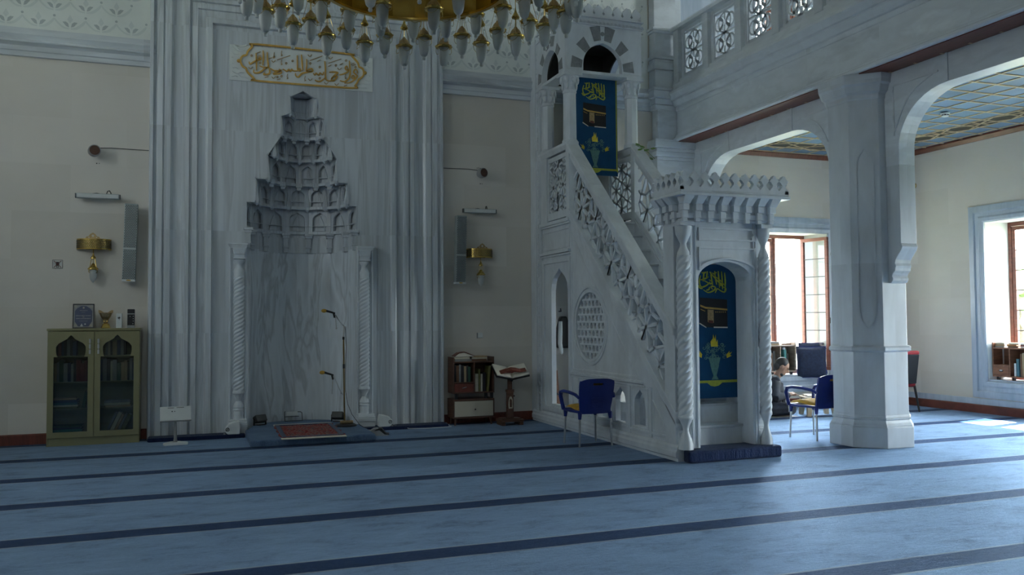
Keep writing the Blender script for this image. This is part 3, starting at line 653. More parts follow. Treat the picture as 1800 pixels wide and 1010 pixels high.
# moulded surround: profile (offset from the outer edge, projection in front of the wall), mitred round the opening
pr = [(0, .0), (0, .13), (.012, .15), (.045, .15), (.05, .115), (.085, .105), (.09, .14), (.10, .15), (.165, .15), (.175, .12), (.185, .12), (.19, .14), (.265, .135), (.27, .10), (.30, .075), (.34, .07), (.40, .085), (.44, .12), (.45, .135), (.50, .135), (.51, .10), (.53, .10), (.535, .13), (.60, .13), (.61, .105), (.64, .10), (.70, .085), (.72, .14), (.735, .15), (.79, .15), (.80, .10), (.80, 0)]
x0, x1, zt = -.62, 3.455, 6.455
n = len(pr); vs = []; fs = []
for o, d in pr: vs += [(x0+o, WY-d, 0), (x0+o, WY-d, zt-o), (x1-o, WY-d, zt-o), (x1-o, WY-d, 0)]
for i in range(n-1):
    for k in range(3): fs.append((i*4+k, i*4+k+1, (i+1)*4+k+1, (i+1)*4+k))
fs += [tuple(i*4 for i in range(n)), tuple(i*4+3 for i in range(n))[::-1]]
MB(mih).add(vs, fs).build('surround', M_GREY, mih, smooth=True, ang=22)
# inner panel with the stepped outline of the hood
HL = [(.755, 0), (.755, 2.58), (.762, 3.225), (.645, 3.225), (.645, 3.555), (.487, 3.555), (.487, 3.895), (.306, 4.18), (.306, 4.46), (.187, 4.51), (.187, 4.745)]
hole = [(AX-w, z) for w, z in HL] + [(AX, 4.845)] + [(AX+w, z) for w, z in HL[::-1]]
MB(mih).prism([(x0+.79, 0)] + hole + [(x1-.79, 0), (x1-.79, 5.67), (x0+.79, 5.67)], fXZ(FY), 0, .06).build('face_panel', M_GREY, mih)
mb = MB(mih); f = fXZ(FY)                        # fillet that outlines the hood
for sg in (-1, 1):
    L = [(AX+sg*w, z) for w, z in HL[1:]] + [(AX, 4.845)]
    for i in range(1, len(L)-1): mb.bar(L[i], L[i+1], .022, f, -.012, .05)
for x in (.34, 2.47): mb.bar((x, .05), (x, 4.8), .012, f, -.004, .01)
mb.build('hood_fillet', M_GREY, mih)
# niche wall: half of a twelve-sided drum
NP = [(AX + .755*math.cos(PI*i/7), FY + .04 + .74*math.sin(PI*i/7)) for i in range(8)]
def wall_ring(mb, P, z0, z1, t=.04):
    Q = [(AX+(x-AX)*(1+t/.75), y+t*.7) for x, y in P]; m = len(P)
    vs = [(x, y, z0) for x, y in P] + [(x, y, z1) for x, y in P] + [(x, y, z0) for x, y in Q] + [(x, y, z1) for x, y in Q]; fs = []
    for i in range(m-1): fs += [(i, i+1, m+i+1, m+i), (2*m+i, 3*m+i, 3*m+i+1, 2*m+i+1), (m+i, m+i+1, 3*m+i+1, 3*m+i), (i, 2*m+i, 2*m+i+1, i+1)]
    fs += [(0, m, 3*m, 2*m), (m-1, 3*m-1, 4*m-1, 2*m-1)]; return mb.add(vs, fs)
wall_ring(MB(mih), NP, .0, 2.60).build('niche_wall', M_NICHE, mih)
# stalactite hood: tiers that step inwards as they rise
TI = [(2.86, 3.225, .762, .70, 7, .0), (3.225, 3.555, .645, .60, 7, .5), (3.555, 3.895, .487, .50, 6, .0), (3.895, 4.20, .40, .40, 6, .5), (4.20, 4.50, .300, .30, 5, .0), (4.50, 4.80, .182, .30, 3, .5)]
def ring(w, D, N): return [(AX + w*math.cos(PI*i/N), FY + .03 + D*math.sin(PI*i/N)) for i in range(N+1)]
prev = None
for ti, (z0, z1, w, D, N, ph) in enumerate(TI):
    P = ring(w, D, N); tier = MB(mih); bk = MB(mih)
    for i in range(N):
        a, b = Vector((*P[i], 0)), Vector((*P[i+1], 0)); u = (b-a); L = u.length; u.normalize(); out = Vector((0, 0, 1)).cross(u)
        c2 = Vector((AX, FY, 0)) - (a+b)/2
        if out.dot(c2) > 0: out = -out
        fr = lambda s_, z, d=0.0, a=a, u=u, out=out: tuple(a + u*s_ + out*d + Vector((0, 0, z)))
        h = z1-z0; m = L*.17
        if ti < 5:
            tier.prism(rect(0, L, z0, z1), fr, 0, .035, [ogee(L/2, z0+h*.10, L/2-m, z0+h*.58, z0+h*.88)])
            bk.prism(rect(-.03, L+.03, z0, z1), fr, .06, .075)
            tier.prism([(L*.28, z0+h*.12), (L*.72, z0+h*.12), (L*.62, z0+h*.5), (L*.5, z0+h*.75), (L*.38, z0+h*.5)], fr, .045, .062)
        else: tier.prism(rect(0, L, z0, z1-.02), fr, 0, .03)
        tier.prism(rect(-.006, L+.006, z0-.012, z0+.028), fr, -.022, .03)
        tier.prism(rect(-.006, L+.006, z0+h*.30, z0+h*.33), fr, -.008, .03)
    # underside that joins this tier to the wider one below
    Q = ring(*( (TI[ti-1][2], TI[ti-1][3]) if ti else (.80, .78)), 24); R_ = ring(w, D, 24)
    vs = [(x, y, z0) for x, y in Q] + [(x, y, z0) for x, y in R_] + [(x, y, z0+.02) for x, y in Q] + [(x, y, z0+.02) for x, y in R_]; fs = []
    for i in range(24): fs += [(i, 25+i, 26+i, i+1), (50+i, 51+i, 76+i, 75+i)]
    tier.add(vs, fs)
    for i in range(N+1):                          # hanging drops under each rib
        x, y = P[i]; k = .030 + .03*w; x = AX+(x-AX)*.97; pd = MB(mih)
        if ti == 0:
            pd.box(x-.062, x+.062, y-.06, y+.05, z0-.035, z0).box(x-.048, x+.048, y-.045, y+.05, z0-.075, z0-.035).box(x-.034, x+.034, y-.032, y+.06, 2.66, z0-.075).box(x-.042, x+.042, y-.04, y+.05, 2.64, 2.66).box(x-.028, x+.028, y-.026, y+.05, 2.575, 2.64)
        elif ti in (2, 4) and 0 < i < N: pd.box(x-k, x+k, y-k-.012, y+.03, z0-.035, z0+.03).box(x-k*.7, x+k*.7, y-k*.8, y+.03, z0-.075, z0-.035)
        else:
            pd.lathe([(.001, z0-.05), (k*.8, z0-.02), (k, z0+.02), (k*.4, z0+(z1-z0)*.55), (.004, z1-.02)], (x, y, 0), 6)
        pd.build('stalactite_drop', M_GREY, mih, bevel=.004)
    tier.build('stalactite_tier', M_GREY, mih, bevel=.004); 
    if ti < 5: bk.build('cell_back', M_GREY, mih)
MB(mih).prism(rect(AX-.3, AX+.3, 4.2, 4.9), fXZ(FY+.33), 0, .03).build('hood_back', M_GREY, mih)
P = ring(.757, .72, 14); wall_ring(MB(mih), P, 2.57, 2.90).build('frieze', M_GREY, mih)
mb = MB(mih); mb.add([(x, y, 4.80) for x, y in ring(.26, .34, 12)] + [(x, y, 4.83) for x, y in ring(.26, .34, 12)], [tuple(range(13))[::-1], tuple(range(13, 26))]); mb.build('hood_cap', M_GREY, mih)
# engaged twisted columns
def twist_fn(k, pitch, amp): return lambda t, z: 1 + amp*(abs(math.cos((k*t - 2*PI*k*z/pitch)/2))**.6 - .62)*2
def rope_column(mb, c, r, z0, z1, k=3, pitch=.2, amp=.1, n=32, dz=.007):
    m = int((z1-z0)/dz); return mb.lathe([(r, z0+(z1-z0)*i/m) for i in range(m+1)], c, n, fn=twist_fn(k, pitch, amp))
for sg, nm in ((-1, ''), (1, '')):
    cx = AX + sg*.86; r = bpy.data.objects.new('engaged_column', None); COL.objects.link(r); r.parent = mih; y = FY-.02
    a, b = (cx-.13, cx+.10) if sg < 0 else (cx-.10, cx+.13)
    mb = MB(mih); mb.box(a+.005, b-.005, FY-.06, FY+.02, .12, 2.56).box(a, b, FY-.09, FY+.02, 2.56, 2.585).box(a-.005, b+.005, FY-.10, FY+.02, 2.585, 2.605).box(a-.01, b+.01, FY-.11, FY+.02, 2.605, 2.63)
    for x in (a+.012, b-.012): mb.box(x-.012, x+.012, FY-.085, FY+.02, .22, 2.56)
    mb.build('backing', M_WHITE, r, bevel=.003)
    cc = cx + (.0 if sg < 0 else -.0)
    rope_column(MB(mih), (cc, FY-.085, 0), .068, .62, 2.16, 4, .22, .17).build('twisted_shaft', M_WHITE, r, smooth=True, ang=60)
    MB(mih).lathe([(.066, 2.14), (.075, 2.17), (.068, 2.20), (.074, 2.24), (.06, 2.27), (.045, 2.30), (.04, 2.33), (.05, 2.355), (.072, 2.38), (.074, 2.395), (.062, 2.41)], (cc, FY-.085, 0), 20).build('neck', M_WHITE, r, smooth=True)
    mb = MB(mih); c4 = (cc, FY-.085)
    for z0, z1, w0, w1 in ((2.41, 2.43, .078, .078), (2.43, 2.47, .066, .07), (2.47, 2.48, .08, .08), (2.48, 2.56, .07, .088)):
        loft(mb, [(z, [(c4[0]-w, c4[1]-w), (c4[0]+w, c4[1]-w), (c4[0]+w, c4[1]+w), (c4[0]-w, c4[1]+w)]) for z, w in ((z0, w0), (z1, w1))])
    mb.build('capital', M_WHITE, r, bevel=.004)
    MB(mih).lathe([(.066, .62), (.078, .60), (.08, .575), (.06, .555), (.035, .50), (.03, .47), (.045, .45), (.066, .41), (.07, .385), (.06, .375), (.072, .36), (.072, .345), (.06, .335), (.066, .30), (.06, .27), (.068, .22)], (cc, FY-.085, 0), 20).build('foot', M_WHITE, r, smooth=True)
    mb = MB(mih)
    for z0, z1, g in ((.0, .12, .03), (.12, .16, .045), (.16, .19, .03), (.19, .225, .01)): mb.box(a-g*.3, b+g*.3, FY-.15-g, FY+.02, z0, z1)
    mb.build('plinth', M_WHITE, r, bevel=.006)
# inscription panel
ins = bpy.data.objects.new('inscription_panel', None); COL.objects.link(ins); ins.parent = mih
f = fXZ(FY)
MB(mih).prism(rect(.395, 2.395, 4.905, 5.405), f, -.012, .01).build('slab', M_PAPER, ins, bevel=.003)
mb = MB(mih); mb.stroke(INS_FRAME, .024, f, -.034, -.01, False, 3)
for x, z in INS_KNOB: mb.lathe([(.002, -.034), (.022, -.03), (.026, -.01)], n=12, M=Matrix.Translation((x, FY, z)) @ Matrix(((1, 0, 0, 0), (0, 0, 1, 0), (0, 1, 0, 0), (0, 0, 0, 1))))
mb.build('gilt_border', M_GOLDP, ins)
mb = MB(mih)
for p in INS_MAIN: mb.stroke(p, .021, f, -.032, -.01)
mb.build('calligraphy', M_GOLDP, ins)
mb = MB(mih)
for p in INS_THIN: mb.stroke(p, .008, f, -.024, -.01, False, 3)
mb.build('vowel_marks', M_ANTIQ, ins)
for qx in (0, 1):
    for qz in (0, 1):
        mb = MB(mih)
        for p in INS_COR:
            x = sum(a for a, _ in p)/len(p); z = sum(b for _, b in p)/len(p)
            if (x > AX) == bool(qx) and (z > 5.15) == bool(qz): mb.stroke(p, .022, f, -.024, -.01)
        if mb.v: mb.build('corner_arabesque', M_PAPER, ins)

# carpet step along the foot of the mihrab, prayer platform, rug
tag(MB().prism([(-.60, 12.02), (.61, 12.02), (.61, 12.15), (.39, 12.15), (.39, 12.28), (-.60, 12.28)], fXY(0), 0, .05).build('carpet_step', M_NAVY, bevel=.015), 'low navy carpeted step at the mihrab foot, on the bookcase side', 'step', 'carpeted steps at the mihrab foot')
tag(MB().prism([(2.19, 12.02), (3.44, 12.02), (3.44, 12.28), (2.40, 12.28), (2.40, 12.15), (2.19, 12.15)], fXY(0), 0, .05).build('carpet_step', M_NAVY, bevel=.015), 'low navy carpeted step at the mihrab foot, on the drawer unit side', 'step', 'carpeted steps at the mihrab foot')
mb = MB(); pts = [(.62, 11.02), (2.18, 11.05), (2.18, 12.18), (2.12, 12.18), (2.12, 12.34)] + [(AX+.70*math.cos(PI*i/10), 12.38+.68*math.sin(PI*i/10)) for i in range(11)] + [(.67, 12.34), (.67, 12.18), (.62, 12.18)]
mb.prism(pts, fXY(0), 0, .09); tag(mb.build('prayer_platform', M_CARPET2, bevel=.02), 'low blue carpeted platform running into the prayer niche', 'platform')
mb = MB(); rug = thing('prayer_rug', 'small red patterned rug on the blue carpeted platform', 'rug', (1.40, 11.72, .09), math.radians(-1))
nx, ny = 20, 30; vs = []; fs = []
for k, zz in ((0, .0), (1, .008)):
    for j in range(ny+1):
        for i in range(nx+1): vs.append((-.40+.80*i/nx + .012*math.sin(j*.7), -.68+1.36*j/ny, zz + (.006*max(0, math.sin(i*.8+j*.5)) if k else 0)))
m = (nx+1)*(ny+1)
for j in range(ny):
    for i in range(nx):
        a = j*(nx+1)+i; fs += [(a, a+nx+1, a+nx+2, a+1), (m+a, m+a+1, m+a+nx+2, m+a+nx+1)]
for i in range(nx): fs += [(i, i+1, m+i+1, m+i), (m-nx-1+i, 2*m-nx-1+i, 2*m-nx+i, m-nx+i)]
for j in range(ny): a = j*(nx+1); fs += [(a, m+a, m+a+nx+1, a+nx+1), (a+nx, a+2*nx+1, m+a+2*nx+1, m+a+nx)]
mb.add(vs, fs).build('pile', M_RUG, rug, smooth=True)
for s_ in (-1, 1): MB().box(-.40, .40, s_*.735-.06, s_*.735+.06, 0, .008).build('fringe', M_PAPERW, rug)
mb = MB(); mb.prism(rect(-.385, .385, -.66, .66), fXY(.0), .009, .0165, [rect(-.33, .33, -.6, .6)]); mb.build('border', M_PLAQ, rug)

# ------------------------------------------------------------------ minbar
mn = thing('minbar', 'tall white carved marble pulpit with stairs, lattice rails and canopy', 'pulpit', (5.5, 10.2, 0))
X0, X1 = MX, 6.07
OG = [9.03, 9.53, 10.03, 10.53]
f0 = lambda x: fYZ(x)
def side(xo, sg):
    """one flank; xo outer face, sg=+1 inward direction along x"""
    F = lambda y, z, d=0.0: (xo + sg*d, y, z)
    # triangular slab with ogee openings; far flank's rosette left closed to block light
    tri = [(8.15, .16), (11.0, .16), (11.0, 2.96), (8.15, .30)]
    mb = MB(mn); cir = arc(10.38, 1.465, .445, 0, 2*PI*.9999, 40)[:-1]
    mb.prism(tri, F, .03, .10, ([cir] if sg > 0 else []) + [ogee(y, .28, .135, .54, .715) for y in OG]); mb.build('side_slab', M_WHITE, mn)
    mb = MB(mn)
    mb.prism(arc(10.38, 1.465, .535, 0, 2*PI*.9999, 40)[:-1], F, .012, .04, [arc(10.38, 1.465, .505, 0, 2*PI*.9999, 40)[:-1]])
    mb.prism(arc(10.38, 1.465, .485, 0, 2*PI*.9999, 40)[:-1], F, .018, .04, [arc(10.38, 1.465, .445, 0, 2*PI*.9999, 40)[:-1]])
    mb.bar((8.95, .80), (11.0, .80), .035, F, .0, .04).bar((8.9, .755), (11.0, .755), .02, F, .015, .04)
    for y in (8.76, 9.28, 9.78, 10.28, 10.78, 10.97): mb.bar((y, .2), (y, .74), .06, F, .008, .04)
    mb.bar((8.2, .235), (11.0, .235), .03, F, .012, .04)
    for y in OG: mb.prism(rect(y-.205, y+.205, .255, .735), F, .02, .035, [rect(y-.18, y+.18, .275, .71)])
    mb.prism([(8.35, .26), (8.72, .26), (8.72, .62)], F, .018, .035, [[(8.42, .285), (8.695, .285), (8.695, .555)]])
    # long triangular frame above the band
    mb.prism([(9.05, .84), (10.96, .84), (10.96, 2.78)], F, .02, .035, [[(9.13, .87), (10.93, .87), (10.93, 2.70)]])
    mb.build('side_mouldings', M_WHITE, mn, bevel=.004)
    mb = MB(mn)                                   # pierced rosette
    C0, d_ = (10.38, 1.465), .10
    for ang in (0, 60, 120):                          # three families of parallel strips: hexagons and small triangles
        t = math.radians(ang); ux, uy = math.cos(t), math.sin(t)
        for k in range(-7, 8):
            o = (k+.5)*d_; 
            if abs(o) > .44: continue
            h = math.sqrt(.455**2-o*o); cx, cy = C0[0]-uy*o, C0[1]+ux*o
            mb.bar((cx-ux*h, cy-uy*h), (cx+ux*h, cy+uy*h), .024, F, .044 + .004*(ang/60), .08)
    mb.build('rosette_lattice', M_WHITE, mn)
    mb = MB(mn)                                   # plinth
    mb.extrude([(0, 0), (0, .03), (-.025, .045), (-.025, .10), (-.01, .125), (-.01, .15), (.01, .175), (.12, .175), (.12, 0)], lambda a, d, z: (xo+sg*(d-.012), a, z), 8.12, 12.36); mb.build('plinth', M_WHITE, mn)
    # sloping stringer and handrail
    sl = lambda y, zo: 4.03 + zo - (10.95-y)*.927
    mb = MB(mn)
    for a, b, d0, d1 in ((-.93, -1.03, -.015, .12), (-1.05, -1.09, .0, .12)): mb.prism([(8.16, sl(8.16, b)), (10.97, sl(10.97, b)), (10.97, sl(10.97, a)), (8.16, sl(8.16, a))], F, d0, d1)
    mb.build('stringer', M_WHITE, mn, bevel=.008)
    mb = MB(mn)
    for a, b, d0, d1 in ((0, -.085, -.035, .155), (-.085, -.12, -.01, .13), (-.12, -.215, .015, .105)): mb.prism([(8.16, sl(8.16, b)), (10.99, sl(10.99, b)), (10.99, sl(10.99, a)), (8.16, sl(8.16, a))], F, d0, d1)
    mb.build('handrail', M_WHITE, mn, bevel=.01)
    A, B = -.215, -.93; poly = [(8.2, sl(8.2, B)), (10.9, sl(10.9, B)), (10.9, sl(10.9, A)), (8.2, sl(8.2, A))]
    sites = []; t = 8.02; k = 0
    while t < 11.5:
        up = k % 2; e = -1 if up else 1; zc = sl(t, (A+B)/2) - e*.10
        sites += [(t+.155*math.cos(PI*i/4+.25), zc+.155*math.sin(PI*i/4+.25)) for i in range(8)]
        zm = sl(t+.22, (A+B)/2)
        sites += [(t+.25, zm+e*.26), (t+.03, zc+e*.33), (t+.15, zc+e*.40), (t-.11, zc+e*.38), (t+.25, zm-e*.30)]
        t += .44; k += 1
    mb = MB(mn)
    for p, q in web(sites, poly): mb.bar(p, q, .030, F, .05, .085)
    mb.build('rail_lattice', M_WHITE, mn)
    # platform bay: posts, lattice, ledges, doorway
    mb = MB(mn)
    mb.prism(rect(10.96, 11.07, 2.96, 3.99), F, .0, .12).prism(rect(11.78, 12.02, 2.96, 3.99), F, .0, .12)
    mb.prism(rect(11.07, 11.78, 3.02, 3.95), F, .02, .10, [rect(11.1, 11.75, 3.13, 3.88)]); mb.build('platform_parapet', M_WHITE, mn, bevel=.005)
    mb = MB(mn); mb.extrude([(-.03, 4.03), (-.03, 4.07), (.15, 4.07), (.15, 4.03), (.12, 3.97), (0, 3.97)], lambda a, d, z: (xo+sg*d, a, z), 10.94, 12.05); mb.build('platform_rail', M_WHITE, mn, bevel=.006)
    mb = MB(mn); sites = rosettes([(11.25, 3.5), (11.6, 3.5), (11.425, 3.2), (11.425, 3.8), (11.07, 3.2), (11.07, 3.8), (11.78, 3.2), (11.78, 3.8)], .10, 8, ph=.2) + [(11.425, 3.5)]
    for p, q in web(sites, rect(11.09, 11.76, 3.12, 3.89)): mb.bar(p, q, .032, F, .035, .085)
    mb.build('platform_lattice', M_WHITE, mn)
    mb = MB(mn)
    mb.prism([(10.98, .16), (12.02, .16), (12.02, 2.98), (10.98, 2.98)], F, .025, .10, [ogee(11.40, .31, .30, 1.98, 2.30)])
    for z, h, d in ((2.97, .05, -.02), (2.93, .03, .0), (2.53, .04, -.02), (2.49, .03, .0)): mb.prism(rect(10.97, 12.03, z-h/2, z+h/2), F, d, .06)
    mb.prism(rect(11.0, 12.0, 2.58, 2.88), F, .015, .04, [rect(11.04, 11.96, 2.62, 2.84)])
    mb.prism(rect(10.985, 12.015, .2, 2.44), F, .005, .04, [rect(11.04, 11.93, .27, 2.38)]); mb.build('doorway_wall', M_WHITE, mn, bevel=.004)
    # carved band at the back edge
    mb = MB(mn); mb.prism(rect(12.03, 12.44, 0, 5.96), F, .0, .09)
    for z in [.2+.075*i for i in range(76)]: mb.prism(arc(12.12 + (.012 if int(z/.075) % 2 else -.012), z, .034, 0, 2*PI*.99, 6), F, -.012, .01)
    mb.prism(rect(12.04, 12.06, .1, 5.9), F, -.014, .01).prism(rect(12.18, 12.2, .1, 5.9), F, -.014, .01); mb.build('carved_band', M_WHITE, mn)
side(X0, 1); side(X1, -1)
# stairs
mb = MB(mn); zs, n = .13, 13; ys = 8.30; rn = (11.0-ys)/(n-1)
for k in range(1, n+1):
    z = zs + .2177*k; y = ys + rn*(k-1)
    y2 = 12.02 if k == n else 11.0
    mb.box(X0+.1, X1-.1, y+.02, min(y2, y+rn+.06) if k < n else y2, z-.26 if k < n else z-.2, z-.03)
mb.build('stair_block', M_WHITE, mn)
tr = MB(mn)
for k in range(1, n+1):
    z = zs + .2177*k; y = ys + rn*(k-1); tr.box(X0+.1, X1-.1, y-.005, (y+rn+.03) if k < n else 12.02, z-.03, z)
tr.build('treads', M_TRIM, mn, bevel=.006)
tag(MB().prism([(MX+.03, 7.955), (6.14, 7.955), (6.14, 8.09), (5.93, 8.09), (5.93, 8.30), (5.05, 8.30), (5.05, 8.09), (MX+.03, 8.09)], fXY(0), 0, .133).build('stair_carpet', M_NAVY, bevel=.03, seg=3), 'navy carpet wrapped over the bottom step of the pulpit', 'carpet')
# canopy on four columns
bx0, bx1, by0, by1 = X0-.04, X1+.02, 10.96, 12.03
for cx, cy in ((X0+.075, 11.08), (X1-.095, 11.08), (X0+.075, 11.9), (X1-.095, 11.9)):
    c = bpy.data.objects.new('canopy_column', None); COL.objects.link(c); c.parent = mn
    loft(MB(mn), [(4.05, octo((cx, cy), .10, .04)), (4.10, octo((cx, cy), .10, .05)), (4.12, octo((cx, cy), .088, .05)), (4.79, octo((cx, cy), .085, .05))]).build('shaft', M_WHITE, c, bevel=.003)
    mb = MB(mn).lathe([(.088, 4.775), (.10, 4.785), (.10, 4.81), (.088, 4.82), (.09, 4.86), (.105, 4.93), (.13, 5.0), (.135, 5.02)], (cx, cy, 0), 16)
    for t in range(8):
        a = 2*PI*t/8; R_ = Matrix.Translation((cx, cy, 0)) @ Matrix.Rotation(a, 4, 'Z')
        mb.ball((.103, 0, 4.885), (.02, .03, .06), 8, 6, R_); mb.ball((.128, 0, 4.965), (.02, .034, .045), 8, 6, R_)
    mb.box(cx-.14, cx+.14, cy-.14, cy+.14, 5.02, 5.06); mb.build('leaf_capital', M_WHITE, c, smooth=True)
MB(mn).prism(rect(bx0, bx1, by0, by1), fXY(5.06), 0, .045, [rect(bx0+.2, bx1-.2, by0+.2, by1-.2)]).build('canopy_beam', M_WHITE, mn, bevel=.006)
mb = MB(mn)
fc = (X0+X1)/2-.03; arF = [(fc-.31, 5.105)] + pointed(fc, .31, 5.2, 5.53) + [(fc+.31, 5.105)]
mb.prism([(bx0, 5.105), arF[0]] + arF[1:-1] + [arF[-1], (bx1, 5.105), (bx1, 5.77), (bx0, 5.77)], fXZ(by0), 0, .09)
arS = [(11.2, 5.105)] + pointed(11.52, .32, 5.2, 5.53) + [(11.84, 5.105)]
for xo, sg in ((bx0, 1), (bx1, -1)):
    mb.prism([(by0+.09, 5.105)] + arS + [(by1, 5.105), (by1, 5.77), (by0+.09, 5.77)], fYZ(xo), 0, sg*.09)
mb.build('canopy_wall', M_WHITE, mn)
def wedges(cx, cz, r0, r1, f, d, sx=1.0):
    for a in (8, 44, 76, 104, 136, 172):
        t = math.radians(a); hw0, hw1 = .055, .085
        e = 1 + .28*max(0, math.sin(t))**3
        u = (math.cos(t), math.sin(t)); v = (-u[1], u[0])
        MB(mn).prism([(cx+sx*(u[0]*r0-v[0]*hw0), cz+(u[1]*r0*e-v[1]*hw0)), (cx+sx*(u[0]*r1-v[0]*hw1), cz+(u[1]*r1*e-v[1]*hw1)), (cx+sx*(u[0]*r1+v[0]*hw1), cz+(u[1]*r1*e+v[1]*hw1)), (cx+sx*(u[0]*r0+v[0]*hw0), cz+(u[1]*r0*e+v[1]*hw0))], f, -.003, d).build('arch_stone', M_DARKST, mn)
    MB(mn).prism(arc(cx, 5.66, .032, 0, 2*PI*.99, 12), f, -.003, d).build('key_disc', M_DARKST, mn)
wedges(fc, 5.15, .33, .50, fXZ(by0), .02)
wedges(11.52, 5.15, .34, .46, fYZ(bx0), .02)
mb = MB(mn); mb.box(bx0-.02, bx1+.02, by0-.02, by1, 5.77, 5.79).box(bx0-.03, bx1+.03, by0-.03, by1, 5.88, 5.9).box(bx0, bx1, by0, by1, 5.79, 5.88)
x = bx0
while x < bx1-.03:
    for k in range(3): mb.prism(arc(x+.045, 5.795, .042-.013*k, 0, PI, 8) + arc(x+.045, 5.795, .034-.013*k, PI, 0, 8), fXZ(by0), -.012, .01)
    x += .062
y = by0
while y < by1-.05:
    mb.ball((bx0-.01, y+.05, 5.81), (.025, .03, .035), 8, 6); mb.prism(arc(y+.05, 5.83, .04, 0, PI, 8) + arc(y+.05, 5.83, .028, PI, 0, 8), fYZ(bx0), -.015, .01); y += .085
mb.build('carved_frieze', M_WHITE, mn)
def merlons(mb, a0, a1, z0, h, n, fr, t, kind):
    w = (a1-a0)/n
    for i in range(n):
        c = a0 + w*(i+.5)
        if kind == 0: L = [(-.5, 0), (-.5, .18), (-.34, .30), (-.46, .42), (-.5, .62), (-.34, .68), (-.28, .78), (-.12, .86), (0, 1)]
        else: L = [(-.5, 0), (-.5, .20), (-.18, .40), (-.15, .50), (-.26, .56), (-.30, .62), (-.5, .69), (-.34, .80), (-.2, .86), (-.18, .92), (0, 1)]
        P = [(c+x*w, z0+z*h) for x, z in L] + [(c-x*w, z0+z*h) for x, z in L[-2::-1]]
        mb.prism(P, fr, 0, t)
mb = MB(mn)
merlons(mb, bx0, bx1, 5.9, .19, 8, fXZ(by0), .05, 0); merlons(mb, by0, by1, 5.9, .19, 7, fYZ(bx0), .05, 0); merlons(mb, by0, by1, 5.9, .19, 7, fYZ(bx1), -.05, 0)
mb.build('canopy_cresting', M_WHITE, mn)
MB(mn).box(bx0+.05, bx1-.05, by0+.05, by1, 5.80, 5.87).build('canopy_shade_slab', M_WHITE, mn)  # unseen slab added to keep the canopy dark inside
li = MB(mn); li.box(bx0+.1, bx1-.1, by0+.1, by1, 5.70, 5.76).box(bx0+.1, bx1-.1, by1-.02, by1, 5.12, 5.70); li.build('canopy_shade_lining', M_VAULT_SHADE, mn)  # dark lining added so the vault reads as unlit
li = MB(mn); li.prism([(by0+.1, 5.105)] + arS + [(by1-.03, 5.105), (by1-.03, 5.70), (by0+.1, 5.70)], fYZ(bx1-.112), 0, .02).prism([(by0+.1, 5.105)] + arS + [(by1-.03, 5.105), (by1-.03, 5.70), (by0+.1, 5.70)], fYZ(bx0+.092), 0, .02); li.build('side_shade_lining', M_VAULT_SHADE, mn)

# portal at the foot of the stairs
pcx = 5.52; py0, py1 = 8.10, 8.40
mb = MB(mn); ow = .345
arch = [(pcx-ow, .135)] + [(pcx-ow*math.cos(t), 1.98+.20*math.sin(t)) for t in [PI*i/16 for i in range(17)]] + [(pcx+ow, .135)]
mb.prism([(X0+.15, .135)] + arch + [(X1-.12, .135), (X1-.12, 2.66), (X0+.15, 2.66)], fXZ(py0), 0, py1-py0)
mb.box(X0, X0+.16, 8.18, py1, .135, 2.66).box(X1-.13, X1+.02, 8.18, py1, .135, 2.66)
mb.build('portal_wall', M_WHITE, mn, bevel=.006)
mb = MB(mn); f = fXZ(py0)
xa, xb = pcx-.345, pcx+.40
cx_ = (xa+xb)/2
mb.prism([(xa, 2.41), (xb, 2.41), (xb, 2.555), (xa, 2.555)], f, -.024, .005, [[(xa+.05, 2.43), (xb-.05, 2.43), (xb-.05, 2.455), (xb-.025, 2.48), (xb-.05, 2.51), (xb-.05, 2.535), (xa+.05, 2.535), (xa+.05, 2.51), (xa+.025, 2.48), (xa+.05, 2.455)]])
top = [(xa, 2.33), (xb, 2.33), (xb, 2.12)] + [(cx_+.37*math.cos(t), 2.12+.09*math.sin(t)) for t in [PI*i/12 for i in range(13)]] + [(xa, 2.12)]
mb.prism([(xa-.0, 2.34), (xa, 2.08), (xa+.02, 2.08), (xa+.02, 2.32), (xb-.02, 2.32), (xb-.02, 2.08), (xb, 2.08), (xb, 2.34)], f, -.024, .005)
mb.stroke([(xa, 2.10), (xa+.12, 2.17), (cx_, 2.215), (xb-.12, 2.17), (xb, 2.10)], .022, f, -.024, .005, False)
for x in (X0+.17, pcx-ow-.03, X1-.14, pcx+ow+.035): mb.bar((x, .15), (x, 2.62), .02, f, -.012, .005)
mb.build('portal_mouldings', M_WHITE, mn, bevel=.003)
for cx, cy, r in ((X0+.07, 8.085, .075), (X1-.045, 8.085, .062)):
    c = bpy.data.objects.new('portal_column', None); COL.objects.link(c); c.parent = mn
    rope_column(MB(mn), (cx, cy, 0), r, .50, 2.24, 4, .34, .15).build('twisted_shaft', M_WHITE, c, smooth=True, ang=60)
    MB(mn).lathe([(r*.98, 2.22), (r*.9, 2.27), (r*.5, 2.335), (r*.45, 2.37), (r*.7, 2.41), (r*1.1, 2.47), (r*1.2, 2.53), (r*1.25, 2.56)], (cx, cy, 0), 18).build('capital', M_WHITE, c, smooth=True)
    mb = MB(mn).lathe([(r*1.0, .51), (r*1.1, .49), (r*1.1, .47), (r*.9, .45), (r*.5, .385), (r*.4, .345), (r*.5, .31), (r*.85, .24), (r*1.0, .19), (r*1.05, .135)], (cx, cy, 0), 18, fn=lambda t, z: 1+.06*math.cos(8*t) if z < .45 else 1); mb.build('foot', M_WHITE, c, smooth=True)
    MB(mn).box(cx-r*1.25, cx+r*1.25, cy-r*1.25, cy+r*1.25, 2.56, 2.62).build('abacus', M_WHITE, c, bevel=.004)
